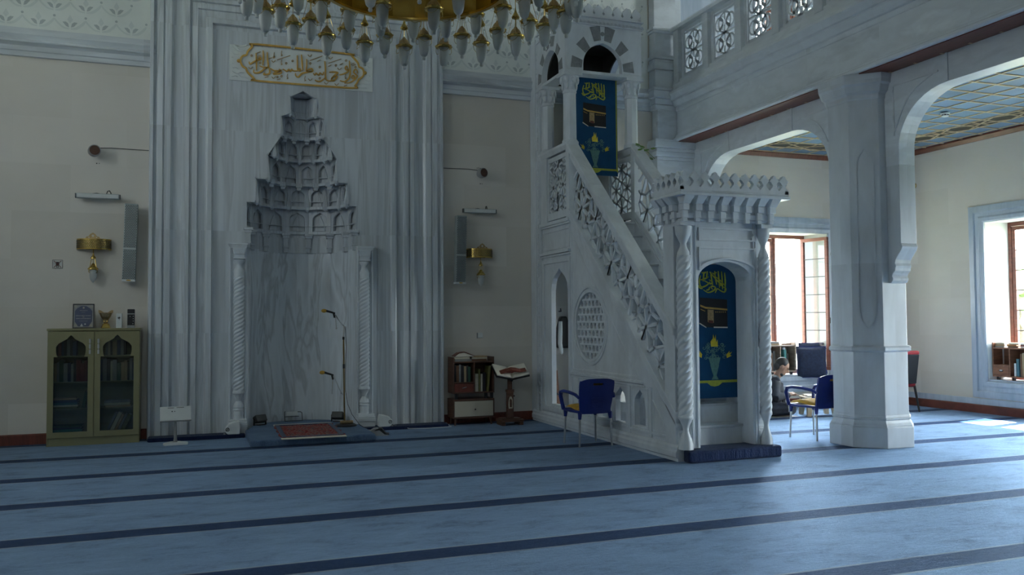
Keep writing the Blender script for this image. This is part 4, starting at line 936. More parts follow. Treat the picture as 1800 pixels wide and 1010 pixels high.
# bracketed crown
cx0, cx1, cy0, cy1 = 4.80, 6.225, 7.84, 8.46
mb = MB(mn); mb.box(X0, X1, 8.0, 8.42, 2.62, 2.87).box(X0-.02, X1+.02, 7.98, 8.43, 2.64, 2.70)
mb.build('crown_core', M_WHITE, mn, bevel=.004)
mb = MB(mn)
def bracket(mb, M):
    mb.box(-.033, .033, -.05, 0, 2.64, 2.72, M).box(-.04, .04, -.075, 0, 2.72, 2.79, M).box(-.028, .028, -.045, 0, 2.60, 2.64, M)
    mb.add([(-.045, 0, 2.79), (.045, 0, 2.79), (.045, -.08, 2.79), (-.045, -.08, 2.79), (-.075, 0, 2.87), (.075, 0, 2.87), (.06, -.15, 2.87), (-.06, -.15, 2.87)], [(3, 2, 1, 0), (4, 5, 6, 7), (0, 1, 5, 4), (1, 2, 6, 5), (2, 3, 7, 6), (3, 0, 4, 7)], M)
nb = 8
for i in range(nb):
    x = X0+.02 + (X1-X0-.04)*i/(nb-1); M = Matrix.Translation((x, 8.0, 0)); bracket(mb, M)
    if i < nb-1:
        xm = x + (X1-X0-.04)/(nb-1)/2
        for d in (-1, 1): mb.add([(xm, 7.86, 2.87), (xm+d*.075, 7.98, 2.87), (xm+d*.065, 7.99, 2.79), (xm, 7.92, 2.84)], [(0, 1, 2, 3), (3, 2, 1, 0)])
for sg, xx in ((-1, X0), (1, X1)):
    for y in (8.1, 8.24, 8.38): bracket(mb, Matrix.Translation((xx, y, 0)) @ Matrix.Rotation(-PI/2 if sg < 0 else PI/2, 4, 'Z'))
mb.build('crown_brackets', M_WHITE, mn, bevel=.004)
MB(mn).box(cx0, cx1, cy0, cy1, 2.87, 2.905).box(cx0+.015, cx1-.015, cy0+.015, cy1-.015, 2.905, 2.93).build('crown_slab', M_WHITE, mn, bevel=.008)
mb = MB(mn); merlons(mb, cx0+.01, cx1-.01, 2.92, .215, 11, fXZ(cy0+.02), .045, 1); merlons(mb, cy0+.02, cy1-.02, 2.92, .215, 5, fYZ(cx0+.015), .045, 1); merlons(mb, cy0+.02, cy1-.02, 2.92, .215, 5, fYZ(cx1-.015), -.045, 1)
merlons(mb, cx0+.01, cx1-.01, 2.92, .215, 11, fXZ(cy1-.06), .045, 1)
mb.build('crown_cresting', M_WHITE, mn)

# banners hung in the portal and under the canopy
def banner(name, label, loc, h):
    b = thing(name, label, 'banner', loc); w = .375
    nx, nz = 12, 30; vs = []; fs = []
    for k, d in ((0, 0), (1, .004)):
        for j in range(nz+1):
            for i in range(nx+1):
                x = -w + 2*w*i/nx; z = -h*j/nz; vs.append((x, d + .006*math.sin(i*.9+.4)*(j/nz), z))
    m = (nx+1)*(nz+1)
    for j in range(nz):
        for i in range(nx): a = j*(nx+1)+i; fs += [(a, a+1, a+nx+2, a+nx+1), (m+a, m+a+nx+1, m+a+nx+2, m+a+1)]
    for i in range(nx): fs += [(i, m+i, m+i+1, i+1), (m-nx-1+i, m-nx+i, 2*m-nx+i, 2*m-nx-1+i)]
    for j in range(nz): a = j*(nx+1); fs += [(a, a+nx+1, m+a+nx+1, m+a), (a+nx, m+a+nx, m+a+2*nx+1, a+2*nx+1)]
    MB().add(vs, fs).build('cloth', M_BAN, b, smooth=True)
    MB().tube([(-w-.06, .012, .01), (w+.06, .012, .01)], .011, 10).build('hanging_rod', M_ANTIQ, b, smooth=True)
    f = fXZ(0); u = .0042                            # design unit: about a pixel of a 200-row drawing
    T = lambda L: [((x-322)*.00201, -(z-60)*.00168) for x, z in L]
    mb = MB()
    for L in ([(262, 112), (260, 140), (256, 178)], [(285, 108), (282, 135), (279, 158)], [(308, 112), (312, 160), (320, 205)], [(334, 106), (338, 150), (346, 200)], [(358, 106), (362, 165), (366, 222)], [(380, 108), (384, 170), (386, 232)], [(401, 116), (404, 175), (402, 240)],
              [(240, 138), (231, 180), (243, 216), (275, 207), (303, 182)], [(258, 236), (290, 254), (328, 238), (336, 216), (308, 212), (318, 232)], [(336, 256), (350, 228), (374, 242), (398, 250), (408, 226), (386, 214)], [(296, 166), (318, 182), (302, 194), (270, 176), (248, 168)], [(300, 112), (340, 160), (384, 212)], [(344, 148), (372, 172), (402, 206)], [(240, 168), (268, 160), (292, 146)], [(246, 116), (262, 122), (276, 112)], [(225, 205), (232, 222), (252, 228)], [(300, 216), (292, 234), (276, 238)], [(318, 118), (330, 126), (346, 114)], [(366, 186), (380, 194), (372, 204), (360, 196)]):
        mb.stroke(T(L), .017, f, -.010, -.004)
    mb.build('calligraphy', M_YG, b)
    mb = MB(); mb.prism(T([(234, 288), (415, 303), (415, 498), (272, 492), (230, 466)]), f, -.0085, -.004); mb.build('shrine_picture', M_BLACK, b)
    mb = MB(); mb.prism(T([(234, 337), (268, 352), (268, 364), (234, 350)]), f, -.0105, -.008).prism(T([(268, 352), (415, 366), (415, 378), (268, 364)]), f, -.0105, -.008).prism(T([(236, 366), (266, 380), (266, 384), (236, 371)]), f, -.0105, -.008)
    for x in (334, 345, 358, 370, 384, 398): mb.prism(T([(x, 384), (x+5, 385), (x+5, 392), (x, 391)]), f, -.0105, -.008)
    mb.build('shrine_gold_band', M_GOLDP, b)
    mb = MB(); mb.prism(T([(282, 370), (322, 374), (322, 462), (282, 456)]), f, -.0105, -.008); mb.build('shrine_door', M_ANTIQ, b)
    mb = MB(); mb.prism(T([(288, 442), (318, 446), (318, 466), (288, 462)]), f, -.012, -.010); mb.build('door_curtain', M_MAHOG, b)
    for L in ([(228, 460), (272, 490), (272, 497), (226, 468)], [(322, 488), (415, 490), (415, 499), (322, 497)]): MB().prism(T(L), f, -.0105, -.008).build('shrine_kerb', M_PAPERW, b)
    mb = MB()                                        # bouquet in a vase
    rnd = random.Random(3)
    for k in range(46):
        a = rnd.uniform(0, 2*PI); rr = 66*math.sqrt(rnd.random()); x, z = 325+rr*1.28*math.cos(a), 665+rr*math.sin(a)
        s_ = rnd.uniform(9, 15); a0 = rnd.uniform(0, 2*PI)
        mb.stroke(T([(x+s_*(1-t*.14)*math.cos(a0+t*1.1), z+s_*(1-t*.14)*math.sin(a0+t*1.1)) for t in range(6)]), .006, f, -.008, -.004, False, 2)
    mb.prism(T([(296, 752), (354, 752), (342, 800), (336, 822), (350, 850), (304, 850), (316, 822), (308, 800)]), f, -.008, -.004)
    mb.prism(T([(285, 700), (365, 700), (352, 752), (298, 752)]), f, -.007, -.004); mb.build('bouquet', M_TEALT, b)
    mb = MB()
    for L in ([(302, 625), (300, 590), (314, 570), (312, 600), (318, 542), (326, 575), (334, 545), (337, 600), (346, 578), (348, 625)], [(238, 700), (212, 682), (222, 676), (208, 655), (228, 668), (226, 652), (242, 676)], [(408, 705), (440, 690), (428, 684), (442, 664), (424, 674), (426, 658), (404, 682)]): MB().prism(T(L), f, -.009, -.004).build('tulip', M_GOLDY, b)
    mb = MB()
    for x in (143, 501): mb.prism(T([(x-3, 70), (x+3, 70), (x+3, 868), (x-3, 868)]), f, -.007, -.004)
    for x in (143, 501):
        for i in range(60): z = 80+i*13; mb.prism(T([(x-7, z), (x, z-5), (x+7, z), (x, z+5)]), f, -.0075, -.004)
    mb.prism(T([(143, 855), (508, 855), (512, 872), (505, 884), (498, 872), (146, 872), (139, 884), (132, 872), (136, 855)]), f, -.007, -.004)
    mb.prism(T([(275, 872), (375, 872), (350, 892), (322, 898), (296, 892)]), f, -.007, -.004)
    mb.build('border', M_YG, b)
    return b
banner('hanging_banner', 'blue banner with gold script hung under the pulpit canopy', (5.43, 11.2, 5.09), 1.44)
banner('hanging_banner', 'blue banner with gold script hung in the pulpit stair doorway', (5.59, 8.45, 2.175), 1.54)
# ------------------------------------------------------------------ books
BK = {n: plain('book_' + n.replace(' ', '_'), c, .6, 0, .15, 12) for n, c in {
    'dark green': (.02, .07, .045), 'black': (.015, .015, .018), 'dark red': (.14, .02, .02), 'brown': (.14, .07, .035), 'tan': (.36, .26, .15), 'teal': (.03, .17, .17),
    'cream': (.5, .46, .36), 'navy': (.02, .035, .10), 'grey': (.22, .23, .23), 'olive': (.16, .16, .05), 'orange': (.42, .17, .05), 'white': (.62, .62, .6), 'blue green': (.04, .13, .16)}.items()}
def book(col, label, t, h, d, M, group):
    """closed book: thickness t along x, height h along z, spine on the -y side, standing at the origin of M"""
    mb = MB(); c = .004
    mb.box(0, c, 0, d, 0, h).box(t-c, t, 0, d, 0, h).box(c, t-c, 0, c*1.5, 0, h)
    if h > .12: mb.box(c*.5, t-c*.5, -.0015, .001, h*.70, h*.80).box(c*.5, t-c*.5, -.0015, .001, h*.16, h*.19)
    o = mb.build('book', BK[col]); ofs = o.location.copy(); o.matrix_world = M @ Matrix.Translation(ofs)
    p = MB().box(c, t-c, c*1.5, d-.004, .004, h-.004).build('pages', M_PAPERW, o)
    for v in p.data.vertices: v.co -= ofs
    return tag(o, label, 'book', group)
ORD = ['first', 'second', 'third', 'fourth', 'fifth', 'sixth', 'seventh', 'eighth', 'ninth', 'tenth', 'eleventh', 'twelfth', 'thirteenth', 'fourteenth']
def row(x0, x1, z, y, cols, place, group, hmin, hmax, dep, root=Matrix(), lean=0, seed=1, gap=.002, seen=1.0):
    rnd = random.Random(seed); x = x0; i = 0
    while True:
        t = rnd.uniform(.022, .05); h = rnd.uniform(hmin, hmax)
        if x + t > x1 or i >= len(cols): break
        book(cols[i], '%s book, %s from the left %s' % (cols[i], ORD[i], place), t, h, dep, root @ Matrix.Translation((x, y, z)) @ Matrix.Rotation(lean, 4, 'Y'), group); x += t + gap + abs(math.tan(lean))*.012; i += 1
def pile(x, y, z, cols, place, group, root=Matrix(), w=.2, d=.14, seed=2):
    rnd = random.Random(seed)
    for i, c in enumerate(cols):
        t = rnd.uniform(.02, .035); ww = w*rnd.uniform(.85, 1)
        nm = ('lowest', 'second', 'third', 'fourth', 'fifth', 'sixth')[i] if len(cols) > 1 else 'single'
        book(c, '%s book lying flat, %s %s' % (c, nm + (' from the bottom' if 0 < i else ''), place), t, ww, d, root @ Matrix.Translation((x + rnd.uniform(-.008, .008), y, z)) @ Matrix.Rotation(PI/2, 4, 'Y') @ Matrix.Translation((-t, rnd.uniform(-.01, .01), 0)), group); z += t + .001

# ------------------------------------------------------------------ gilt bookcase
cb = thing('bookcase', 'olive gold two-door bookcase with glass doors by the mihrab', 'bookcase', (-1.232, 12.09, 0))
w, d, h = 1.07, .33, 1.48
mb = MB(); mb.box(-w/2, -w/2+.02, .022, d, 0, 1.45).box(w/2-.02, w/2, .022, d, 0, 1.45).box(-w/2, w/2, d-.012, d, .1, 1.45).box(-w/2, w/2, .03, d-.012, .1, .12).box(-w/2+.02, w/2-.02, .03, .05, 0, .1).box(-.01, .01, .03, d-.012, .12, 1.45); mb.build('body', M_GOLDW, cb, bevel=.002)
MB().box(-w/2-.008, w/2+.008, .0, d, 1.45, 1.48).build('top', M_GOLDW, cb, bevel=.003)
mb = MB()
for z in (.46, .80, 1.13): mb.box(-w/2+.02, -.01, .06, d-.012, z-.014, z).box(.01, w/2-.02, .06, d-.012, z-.014, z)
mb.build('shelf', M_GOLDW, cb)
for sg in (-1, 1):
    a, b = (-w/2+.004, -.004) if sg < 0 else (.004, w/2-.004); dw = b-a; c = (a+b)/2 + (.0 if sg < 0 else 0) - sg*.008*0
    g0, g1 = c-.195, c+.195; n0, n1 = c-.150, c+.150
    arch = [(g0, .175), (g0, 1.12), (n0, 1.12), (n0-.012, 1.15), (n0-.02, 1.20), (n0-.018, 1.25), (n0+.01, 1.29), (n0+.06, 1.32), (n0+.105, 1.345), (c-.02, 1.378), (c, 1.395)]
    arch += [(2*c-x, z) for x, z in arch[-2::-1]]
    dr = MB().prism(rect(a, b, .105, 1.442), fXZ(0), 0, .02, [arch]).build('door', M_GOLDW, cb, bevel=.002)
    MB().prism(arch, fXZ(.011), 0, .004).build('glass_pane', M_DPANE, dr)
    hx = b-.045 if sg < 0 else a+.045
    mb = MB().box(hx-.004, hx+.004, -.016, -.008, 1.16, 1.34)
    for z in (1.18, 1.25, 1.32): mb.box(hx-.011, hx+.011, -.026, -.004, z-.026, z+.026)
    for z in (1.19, 1.31): mb.box(hx-.004, hx+.004, -.01, .0, z-.006, z+.006)
    mb.build('handle', M_STEEL, dr, bevel=.002)
RT = Matrix.Translation((-1.232, 12.09, 0))
GB = 'books behind the bookcase doors'
row(-.50, -.06, .802, .09, ['grey', 'tan', 'grey', 'dark green', 'grey', 'navy', 'grey', 'black', 'dark red', 'dark red', 'dark red'], 'on the upper shelf, left door', GB, .22, .29, .17, RT, 0, 4)
row(.05, .49, .802, .09, ['navy', 'grey', 'black', 'cream', 'grey', 'dark green', 'tan', 'tan', 'black', 'grey', 'navy'], 'on the upper shelf, right door', GB, .22, .29, .17, RT, 0, 5)
row(-.47, -.12, 1.132, .10, ['black', 'dark red', 'navy', 'black', 'grey', 'black', 'navy'], 'on the top shelf, left door', GB, .16, .22, .15, RT, 0, 6)
row(.12, .47, 1.132, .10, ['grey', 'cream', 'black', 'tan', 'navy', 'grey', 'black'], 'on the top shelf, right door', GB, .16, .23, .15, RT, 0, 8)
pile(-.47, .07, .462, ['olive', 'cream', 'blue green', 'navy', 'tan'], 'of the middle pile, left door', GB, RT, .30, .19, 9)
row(-.15, -.03, .470, .09, ['dark green', 'black', 'grey'], 'beside the middle pile, left door', GB, .18, .24, .17, RT, .18, 10)
pile(.12, .07, .462, ['tan', 'cream', 'grey'], 'of the low pile, right door', GB, RT, .32, .19, 11)
pile(-.48, .07, .122, ['tan', 'blue green', 'teal', 'navy', 'dark green'], 'of the bottom pile, left door', GB, RT, .36, .2, 12)
row(.13, .42, .141, .09, ['grey', 'cream', 'tan', 'grey', 'olive'], 'leaning at the bottom, right door', GB, .24, .29, .18, RT, .42, 13, .006)

# things on the bookcase
pq = thing('framed_plaque', 'dark blue plaque in a black frame leaning on the bookcase top', 'plaque', (-1.375, 12.20, 1.48)); pq.rotation_euler = (math.radians(-9), 0, math.radians(3))
f = fXZ(0)
MB().prism(rect(-.125, .125, 0, .32), f, 0, .018, [rect(-.112, .112, .013, .307)]).build('frame', M_BLACK, pq, bevel=.002)
MB().prism(rect(-.112, .112, .013, .307), f, .006, .014).build('mat_board', M_GREYP, pq)
oc = [(-.06, .025), (.06, .025), (.10, .09), (.10, .225), (.075, .26), (.03, .29), (-.03, .29), (-.075, .26), (-.10, .225), (-.10, .09)]
MB().prism(oc, f, .003, .007).build('blue_field', M_PLAQ, pq)
mb = MB()
def dashes(mb, zc, x0, x1, hh, n, sd):
    rnd = random.Random(sd); x = x0
    while x < x1-.004:
        l = rnd.uniform(.003, .007); mb.prism(rect(x, min(x1, x+l), zc-hh/2, zc+hh/2), f, .0015, .0035); x += l + rnd.choice((.0015, .0015, .004))
for zc, a, b, hh in ((.232, -.045, .045, .006), (.21, -.025, .025, .004), (.165, -.088, .088, .011), (.147, -.01, .01, .008), (.128, -.085, .085, .011), (.095, -.05, .05, .004)): dashes(mb, zc, a, b, hh, 9, int(zc*1000))
mb.build('lettering', M_GREYP, pq)
mb = MB()
for x, z in ((-.09, .285), (.09, .285), (-.09, .04), (.09, .04)): mb.prism(arc(x, z, .016, 0, 2*PI*.99, 10), f, .002, .0065, [arc(x, z, .007, 0, 2*PI*.99, 8)])
mb.prism(arc(0, .268, .012, 0, 2*PI*.99, 12), f, .0015, .004); mb.build('corner_ornament', M_CREAMD, pq)
mb = MB(); mb.prism(arc(-.02, .052, .007, 0, 2*PI*.99, 10), f, .0015, .004).prism(rect(-.034, -.006, .028, .04), f, .0015, .004).prism(arc(.02, .055, .009, 0, 2*PI*.99, 10), f, .0015, .004); mb.build('crest', M_WHITEP, pq)
ib = thing('incense_burner', 'brass and copper incense burner with flared cup on the bookcase', 'incense burner', (-1.112, 12.2, 1.48))
loft(MB(), [(0, octo((0, 0), .056, .02)), (.006, octo((0, 0), .056, .02)), (.055, octo((0, 0), .036, .014)), (.06, octo((0, 0), .03, .012))]).build('foot', M_BRASS, ib, bevel=.002)
mb = MB(); loft(mb, [(.06, octo((0, 0), .018, .008)), (.075, octo((0, 0), .026, .01)), (.10, octo((0, 0), .03, .012)), (.115, octo((0, 0), .036, .013)), (.15, octo((0, 0), .058, .02)), (.2, octo((0, 0), .075, .024))])
for sx in (-1, 1):
    for sy in (-1, 1): mb.prism([(sx*.02, .195), (sx*.078, .195), (sx*.082, .235), (sx*.06, .225)], fXZ(sy*.074), -.003, .003)
mb.build('cup', M_ANTIQ, ib, bevel=.002)
mb = MB()
for x in (-.018, .018): mb.ball((x, -.03, .088), .008, 8, 6)
mb.build('stud', M_BRASS, ib)
wd = thing('air_freshener', 'slim white air freshener with a leaf mark on the bookcase', 'air freshener', (-.953, 12.2, 1.48))
MB().prism([(-.034, -.03), (.034, -.03), (.036, .0), (.034, .03), (-.034, .03), (-.036, 0)], fXY(0), 0, .19).build('body', M_WHITEP, wd, bevel=.006)
mb = MB(); f = fXZ(-.0305)
for a in (90, 45, 135, 15, 165): t = math.radians(a); mb.prism([(0, .12), (.008*math.sin(t)+.012*math.cos(t), .12+.012*math.sin(t)+.004), (.026*math.cos(t), .125+.028*math.sin(t)), (.012*math.cos(t)-.006*math.sin(t), .12+.013*math.sin(t))], f, -.001, .001)
mb.bar((0, .105), (0, .125), .004, f, -.001, .001); mb.build('leaf_mark', M_BLACK, wd)
bd = thing('air_freshener', 'black air freshener dispenser with a grey band on the bookcase', 'air freshener', (-.813, 12.2, 1.48))
MB().box(-.044, .044, -.035, .035, 0, .245).build('body', M_BLACK, bd, bevel=.008)
MB().box(-.045, .045, -.037, -.03, .175, .19).box(-.045, .045, -.037, -.03, 0, .035).build('grey_band', M_GREYP, bd, bevel=.003)
mb = MB()
for x, z in ((-.01, .15), (.028, .152), (.028, .12), (.028, .09), (.024, .055)): mb.box(x-.004, x+.004, -.0375, -.034, z-.004, z+.004)
mb.build('indicator', M_WHITEP, bd)

# ------------------------------------------------------------------ wall fittings of the qibla wall
def sconce(label, x, z):
    r = thing('wall_sconce', label, 'wall lamp', (x, WY, z), 0, 'brass wall sconces')
    P = [(.205*math.cos(t), -.005-.15*math.sin(t)) for t in [PI*i/16 for i in range(17)]]; mb = MB()
    n = len(P); vs = [(p[0], p[1], zz) for zz in (-.075, .06) for p in P] + [(p[0]*.97, p[1]*.97, zz) for zz in (-.075, .06) for p in P]; fs = []
    for i in range(n-1): fs += [(i, i+1, n+i+1, n+i), (2*n+i, 3*n+i, 3*n+i+1, 2*n+i+1), (i, 2*n+i, 2*n+i+1, i+1), (n+i, n+i+1, 3*n+i+1, 3*n+i)]
    mb.add(vs, fs)
    for zz in (-.075, .052): mb.add([(p[0]*k, p[1]*k, zz+dz) for dz in (0, .012) for k in (1.02, .96) for p in P], [(i, i+1, n+i+1, n+i) for i in range(n-1)] + [(2*n+i, 3*n+i, 3*n+i+1, 2*n+i+1) for i in range(n-1)] + [(i, 2*n+i, 2*n+i+1, i+1) for i in range(n-1)])
    mb.build('half_drum', M_BRASS, r, smooth=True, ang=30)
    mb = MB()
    for j in range(6):
        for i in range(26):
            t = PI*(i+.5+.5*(j % 2))/27; zz = -.05+.018*j
            mb.cbox((0, 0, 0), (.010, .006, .010), Matrix.Translation((.207*math.cos(t), -.005-.152*math.sin(t), zz)) @ Matrix.Rotation(PI/2-t, 4, 'Z') @ Matrix.Rotation(PI/4, 4, 'Y'))
    mb.build('pierced_pattern', M_DGREY, r)
    mb = MB(); f = fXZ(-.165)
    mb.prism([(-.09, .06), (-.075, .085), (-.05, .09), (-.03, .12), (0, .14), (.03, .12), (.05, .09), (.075, .085), (.09, .06)], f, 0, .008, [arc(0, .098, .016, 0, 2*PI*.99, 8), arc(-.045, .075, .008, 0, 2*PI*.99, 6), arc(.045, .075, .008, 0, 2*PI*.99, 6)]); mb.build('crest', M_ANTIQ, r)
    MB().box(-.1, .1, -.012, 0, -.07, .05).build('back_plate', M_BRASS, r)
    y = -.085
    mb = MB().tube([(0, y, -.075), (0, y, -.16)], .006, 8).lathe([(.008, -.13), (.014, -.155), (.032, -.18), (.034, -.195), (.012, -.205)], (0, y, 0), 16)
    for k in range(4): a = PI/4+PI*k/2; mb.tube([(.03*math.cos(a), y+.03*math.sin(a), -.195), (.055*math.cos(a), y+.055*math.sin(a), -.31)], .0025, 5)
    mb.tube([(0, y, -.2), (0, y, -.28)], .004, 6); mb.build('hanger', M_BRASS, r, smooth=True)
    mb = MB().lathe([(.006, -.255), (.02, -.265), (.028, -.285), (.045, -.305), (.065, -.325), (.068, -.337), (.05, -.345), (.04, -.345)], (0, y, 0), 20)
    for k in range(4): a = PI/4+PI*k/2; mb.tube([(.066*math.cos(a), y+.066*math.sin(a), -.335), (.07*math.cos(a), y+.07*math.sin(a), -.37), (.05*math.cos(a), y+.05*math.sin(a), -.385)], .003, 5)
    mb.build('cap', M_BRASS, r, smooth=True)
    MB().lathe([(.038, -.34), (.042, -.37), (.044, -.42), (.036, -.47), (.02, -.49), (.012, -.495), (.01, -.505), (.003, -.51)], (0, y, 0), 20).build('glass', M_GLASSF, r, smooth=True)
    return r
sa = sconce('brass half-drum wall sconce above the gold bookcase', -1.285, 2.585)
dup(sa, (4.055, WY, 2.575), 0, 'brass half-drum wall sconce beside the pulpit')
def line_speaker(label, x, tilt):
    r = thing('column_speaker', label, 'loudspeaker', (x, WY-.125, 2.095), 0, 'tall grey column speakers'); r.rotation_euler = (math.radians(1.0), math.radians(tilt), 0)
    MB().box(-.08, .08, -.05, .06, 0, 1.025).build('cabinet', M_SPKG, r, bevel=.008)
    mb = MB(); f = fXZ(-.051)
    for j in range(56):
        z = .035 + j*.0175
        if abs(z-.43) < .012: continue
        for i in range(7):
            x_ = -.066 + .0205*i + (.010 if j % 2 else 0)
            if x_ < .071: mb.prism([(x_-.0072, z-.003), (x_+.002, z-.0065), (x_+.0072, z+.003), (x_-.002, z+.0065)], f, -.001, .001)
        if j == 21 or j == 55: mb.build('upper_grille' if j == 55 else 'lower_grille', M_BLACK, r); mb = MB()
    MB().box(-.08, .08, -.0535, -.048, .426, .434).box(-.082, .082, -.054, .06, -.004, .022).build('trim_band', M_WHITEP, r, bevel=.002)
    MB().prism(arc(0, .011, .03, 0, 2*PI*.99, 16), lambda a, b, d=0: (a, -.0545+d, .011+(b-.011)*.3), -.001, .001).build('badge', M_YELLOW, r)
    MB().box(-.03, .03, .06, .123, .25, .32).box(-.03, .03, .06, .123, .75, .82).build('wall_bracket', M_DGREY, r)
    return r
la = line_speaker('tall grey column speaker hung left of the mihrab, above the bookcase', -.855, 1.6)
lb = dup(la, (3.705, WY-.125, 2.10), 0, 'tall grey column speaker hung right of the mihrab'); lb.rotation_euler = (math.radians(1.0), math.radians(1.0), math.radians(4))
def strip(label, x, z, mat):
    r = thing('strip_floodlight', label, 'strip light', (x, WY-.09, z), 0, 'strip floodlights on the wall')
    MB().box(-.26, .26, -.045, .02, -.038, .03).build('housing', M_SPKG if mat else M_GREYP, r, bevel=.014)
    MB().box(-.245, .245, -.0475, -.04, -.028, .022).build('diffuser', M_WHITEP if mat else M_GREYP, r, bevel=.004)
    mb = MB(); f = fXZ(-.048)
    for j in range(3):
        for i in range(40): x_ = -.235+.012*i; mb.prism([(x_-.003, -.016+.014*j), (x_, -.019+.014*j), (x_+.003, -.016+.014*j), (x_, -.013+.014*j)], f, -.0005, .001)
    mb.build('lens_dots', M_GREYP if mat else M_DGREY, r)
    MB().tube([(.10, .0, .03), (.11, .02, .07), (.13, .05, .085), (.145, .07, .06), (.15, .085, .03)], .006, 6).tube([(-.08, 0, .03), (-.02, .02, .042), (.03, .04, .035)], .004, 6).build('cable', M_DSTEEL, r, smooth=True)
    for x_ in (-.264, .264): MB().box(x_-.006, x_+.006, -.04, .015, -.034, .026).build('end_cap', M_DGREY, r, bevel=.003)
    MB().box(-.05, .05, .02, .09, -.02, .02).build('wall_bracket', M_DGREY, r)
    return r
sa = strip('pale strip floodlight on the wall above the left sconce', -1.235, 3.213, 1)
sb = dup(sa, (4.035, WY-.09, 3.215), 0, 'grey strip floodlight on the wall beside the pulpit')
def spot(label, x, z, rz, cx):
    r = thing('round_spotlight', label, 'spotlight', (x, WY-.13, z), 0, 'round wall spotlights'); R_ = Matrix.Rotation(rz, 4, 'Z') @ Matrix.Rotation(PI/2, 4, 'X')
    MB().lathe([(.0, .07), (.070, .07), (.075, .062), (.075, -.02), (.06, -.05), (.0, -.055)], n=24, M=R_).build('lamp_head', M_GREYP, r, smooth=True)
    MB().lathe([(.0, .072), (.062, .0715), (.064, .069)], n=24, M=R_).build('dark_lens', M_WALNUT, r, smooth=True)
    MB().box(-.012, .012, -.02, .13, -.012, .012).box(-.03, .03, .118, .13, -.03, .06).build('bracket', M_GREYP, r)
    MB().tube([(0, .11, .06), (cx*.3, .125, .075), (cx, .125, .07)], .005, 6).build('cable', M_DGREY, r)
    mb = MB()
    for i in range(3): mb.ball((-.03+.025*i, .126, .10+.004*(i % 2)), .006, 6, 4)
    mb.ball((.02, .126, -.14), .008, 6, 4).ball((.05, .126, -.14), .006, 6, 4); mb.build('screw_hole', M_BLACK, r)
    return r
spot('round brown spotlight on the wall above the bookcase', -1.285, 3.80, math.radians(12), .655)
spot('round brown spotlight on the wall between mihrab and pulpit', 4.06, 3.79, math.radians(16), -.58)
sg_ = thing('no_phone_sign', 'small square sign with a crossed-out mobile phone', 'sign', (-1.712, WY-.004, 2.316))
f = fXZ(0); MB().prism(rect(-.058, .058, -.054, .054), f, 0, .004).build('plate', M_SIGN, sg_)
mb = MB().prism(rect(-.060, .060, -.056, .056), f, -.001, .004, [rect(-.056, .056, -.052, .052)])
mb.prism([(-.016, .028), (.016, .028), (.02, .0), (.016, -.018), (-.016, -.018), (-.02, 0)], f, -.0015, .001).prism(rect(-.015, .015, -.044, -.02), f, -.0015, .001, [rect(-.009, .009, -.037, -.027)]); mb.build('phone_symbol', M_BLACK, sg_)
MB().bar((-.042, .042), (.042, -.042), .007, f, -.003, .0).bar((.042, .042), (-.042, -.042), .007, f, -.003, .0).build('cross', M_MAHOG, sg_)
so = thing('wall_switch', 'small white double switch on the wall above the brown bookcase', 'switch', (4.06, WY, 1.315))
MB().box(-.045, .045, -.01, 0, -.04, .04).build('plate', M_WHITEP, so, bevel=.003); MB().box(-.033, .038, -.016, -.009, -.03, .035).build('rocker', M_WHITEP, so, bevel=.003); MB().box(-.05, -.036, -.014, 0, -.042, .042).build('edge', M_GREYP, so)

# ------------------------------------------------------------------ mihrab floor: lights, microphone stand, sign
def wedge_light(label, x, sg):
    r = thing('wedge_floodlight', label, 'floodlight', (x, 12.088, .05), 0, 'white wedge floodlights at the mihrab foot')
    P = [(.095, .0), (.10, .10), (.085, .175), (.02, .165), (-.05, .14), (-.085, .10), (-.098, .06), (-.085, .025), (-.06, 0)]
    MB().prism([(sg*a, b) for a, b in P], fXZ(0), -.066, .066).build('housing', M_WHITEP, r, bevel=.012, seg=3)
    MB().prism(arc(-sg*.064, .068, .026, 0, 2*PI*.99, 16), fXZ(-.067), -.003, .002, [arc(-sg*.064, .068, .019, 0, 2*PI*.99, 16)]).bar((-sg*.064-.012, .056), (-sg*.064+.012, .08), .006, fXZ(-.067), -.003, .002).build('badge', M_DGREY, r)
    MB().box(-sg*.10-.012, -sg*.10+.012, -.04, .04, 0, .012).build('foot', M_GREYP, r)
    return r
wedge_light('white wedge floodlight at the left foot of the mihrab', .45, 1); wedge_light('white wedge floodlight at the right foot of the mihrab', 2.515, -1)
def box_light(label, x, y, rz):
    r = thing('box_floodlight', label, 'floodlight', (x, y, .09), rz, 'dark floodlights in the niche')
    T = Matrix.Translation((0, 0, .085)) @ Matrix.Rotation(math.radians(-28), 4, 'X')
    MB().box(-.085, .085, -.05, .045, -.05, .05, T).build('lamp_head', M_DGREY, r, bevel=.012)
    MB().box(-.075, .075, .044, .049, -.04, .04, T).build('lens', M_GREYP, r)
    MB().box(-.06, .06, -.05, .05, 0, .012).box(-.1, -.09, -.015, .015, 0, .1).box(.09, .1, -.015, .015, 0, .1).build('yoke', M_BLACK, r, bevel=.002)
    return r
ba = box_light('dark grey floodlight at the left side of the niche floor', .84, 12.62, math.radians(30))
dup(ba, (1.93, 12.60, .09), math.radians(-30), 'dark grey floodlight behind the microphone stand in the niche')
bl = thing('bar_floodlight', 'small white bar floodlight on a tube stand in the niche centre', 'floodlight', (1.31, 12.93, .09)); bl.scale = (.78, .78, .78)
MB().box(-.105, .105, -.025, .02, .10, .175).build('lamp_head', M_WHITEP, bl, bevel=.006)
